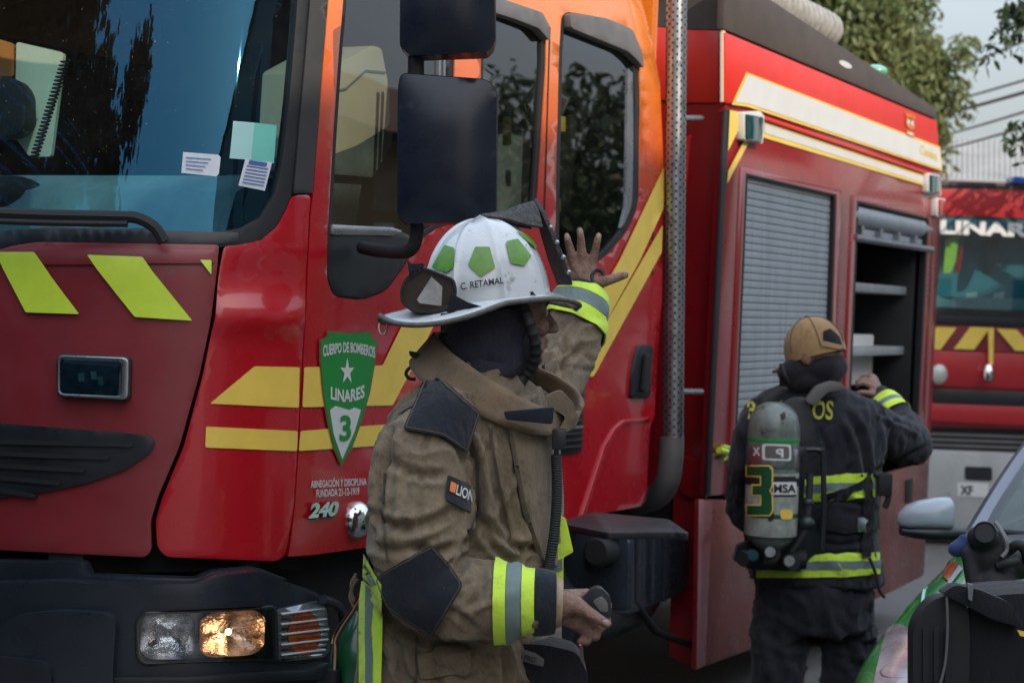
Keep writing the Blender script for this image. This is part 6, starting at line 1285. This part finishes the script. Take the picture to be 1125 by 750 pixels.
# ================================================================== street around the vehicles
def asphalt():
    m, nt, b, out = mat_new('worn_asphalt')
    t = tex_noise(nt, 1.1, 6, .7); r = ramp(nt, t.outputs['Fac'], [(.3, (.10, .097, .093)), (.7, (.15, .144, .136))]); t2 = tex_noise(nt, 120, 3, .6); r2 = ramp(nt, t2.outputs['Fac'], [(.4, (.5, .5, .5)), (.7, (1.5, 1.5, 1.5))])
    mx = nt.nodes.new('ShaderNodeMixRGB'); mx.blend_type = 'MULTIPLY'; mx.inputs[0].default_value = 1; nt.links.new(r.outputs[0], mx.inputs[1]); nt.links.new(r2.outputs[0], mx.inputs[2]); nt.links.new(mx.outputs[0], b.inputs['Base Color'])
    b.inputs['Roughness'].default_value = .85; bp = nt.nodes.new('ShaderNodeBump'); bp.inputs['Strength'].default_value = .5; bp.inputs['Distance'].default_value = .01; nt.links.new(t2.outputs['Fac'], bp.inputs['Height']); nt.links.new(bp.outputs[0], b.inputs['Normal']); return m
g = G(); g.add([(-600, -600, 0), (600, -600, 0), (600, 600, 0), (-600, 600, 0)], [(0, 1, 2, 3)]); mk('road', g, asphalt(), None, kind='structure', smooth=0)
# ================================================================== camera, light, world
cam = bpy.data.cameras.new('camera'); co = bpy.data.objects.new('camera', cam); COL.objects.link(co)
co.matrix_world = Matrix(((RT.x, UP.x, -FW.x, CAM.x), (RT.y, UP.y, -FW.y, CAM.y), (RT.z, UP.z, -FW.z, CAM.z), (0, 0, 0, 1)))
cam.sensor_width = 36; cam.lens = 36*FPX/1125; cam.clip_end = 3000; cam.clip_start = .05
cam.dof.use_dof = True; cam.dof.focus_distance = 4.15; cam.dof.aperture_fstop = 5.0; cam.dof.aperture_blades = 7
SC.camera = co
SAZ, SEL = math.atan2(.523, -.852), R_(27)
sun = bpy.data.lights.new('sun', 'SUN'); so = bpy.data.objects.new('sun', sun); COL.objects.link(so)
sdir = Vector((math.sin(SAZ)*math.cos(SEL), math.cos(SAZ)*math.cos(SEL), math.sin(SEL)))
so.rotation_euler = sdir.to_track_quat('Z', 'Y').to_euler(); sun.energy = 3.4; sun.angle = R_(.5); sun.color = (1, .86, .68)
w = bpy.data.worlds.new('World'); SC.world = w; w.use_nodes = True; nt = w.node_tree
bg = nt.nodes['Background']; sk = nt.nodes.new('ShaderNodeTexSky'); sk.sky_type = 'NISHITA'; sk.sun_disc = False; sk.sun_elevation = SEL; sk.sun_rotation = SAZ
sk.dust_density = 1.6; sk.air_density = 1.0; sk.ozone_density = 1.0
hs_ = nt.nodes.new('ShaderNodeHueSaturation'); hs_.inputs['Saturation'].default_value = 1.15; nt.links.new(sk.outputs[0], hs_.inputs['Color']); gm = nt.nodes.new('ShaderNodeGamma'); gm.inputs[1].default_value = .32; nt.links.new(hs_.outputs[0], gm.inputs[0]); tc = nt.nodes.new('ShaderNodeTexCoord'); sp = nt.nodes.new('ShaderNodeSeparateXYZ'); nt.links.new(tc.outputs['Generated'], sp.inputs[0])
mr = nt.nodes.new('ShaderNodeMapRange'); nt.links.new(sp.outputs[2], mr.inputs[0])            # sky brightened overhead as added fill for the shade
mr.inputs[1].default_value, mr.inputs[2].default_value, mr.inputs[3].default_value, mr.inputs[4].default_value = .10, .75, 1, 4.2
mh = nt.nodes.new('ShaderNodeVectorMath'); mh.operation = 'SCALE'; nt.links.new(gm.outputs[0], mh.inputs[0]); nt.links.new(mr.outputs[0], mh.inputs['Scale']); nt.links.new(mh.outputs[0], bg.inputs[0]); bg.inputs[1].default_value = .36
SC.view_settings.view_transform = 'Standard'; SC.view_settings.look = 'None'; SC.view_settings.exposure = 0
SC.render.engine = 'CYCLES'; SC.cycles.use_denoising = True; SC.cycles.max_bounces = 8; SC.cycles.transparent_max_bounces = 12
SC.cycles.sample_clamp_indirect = 4
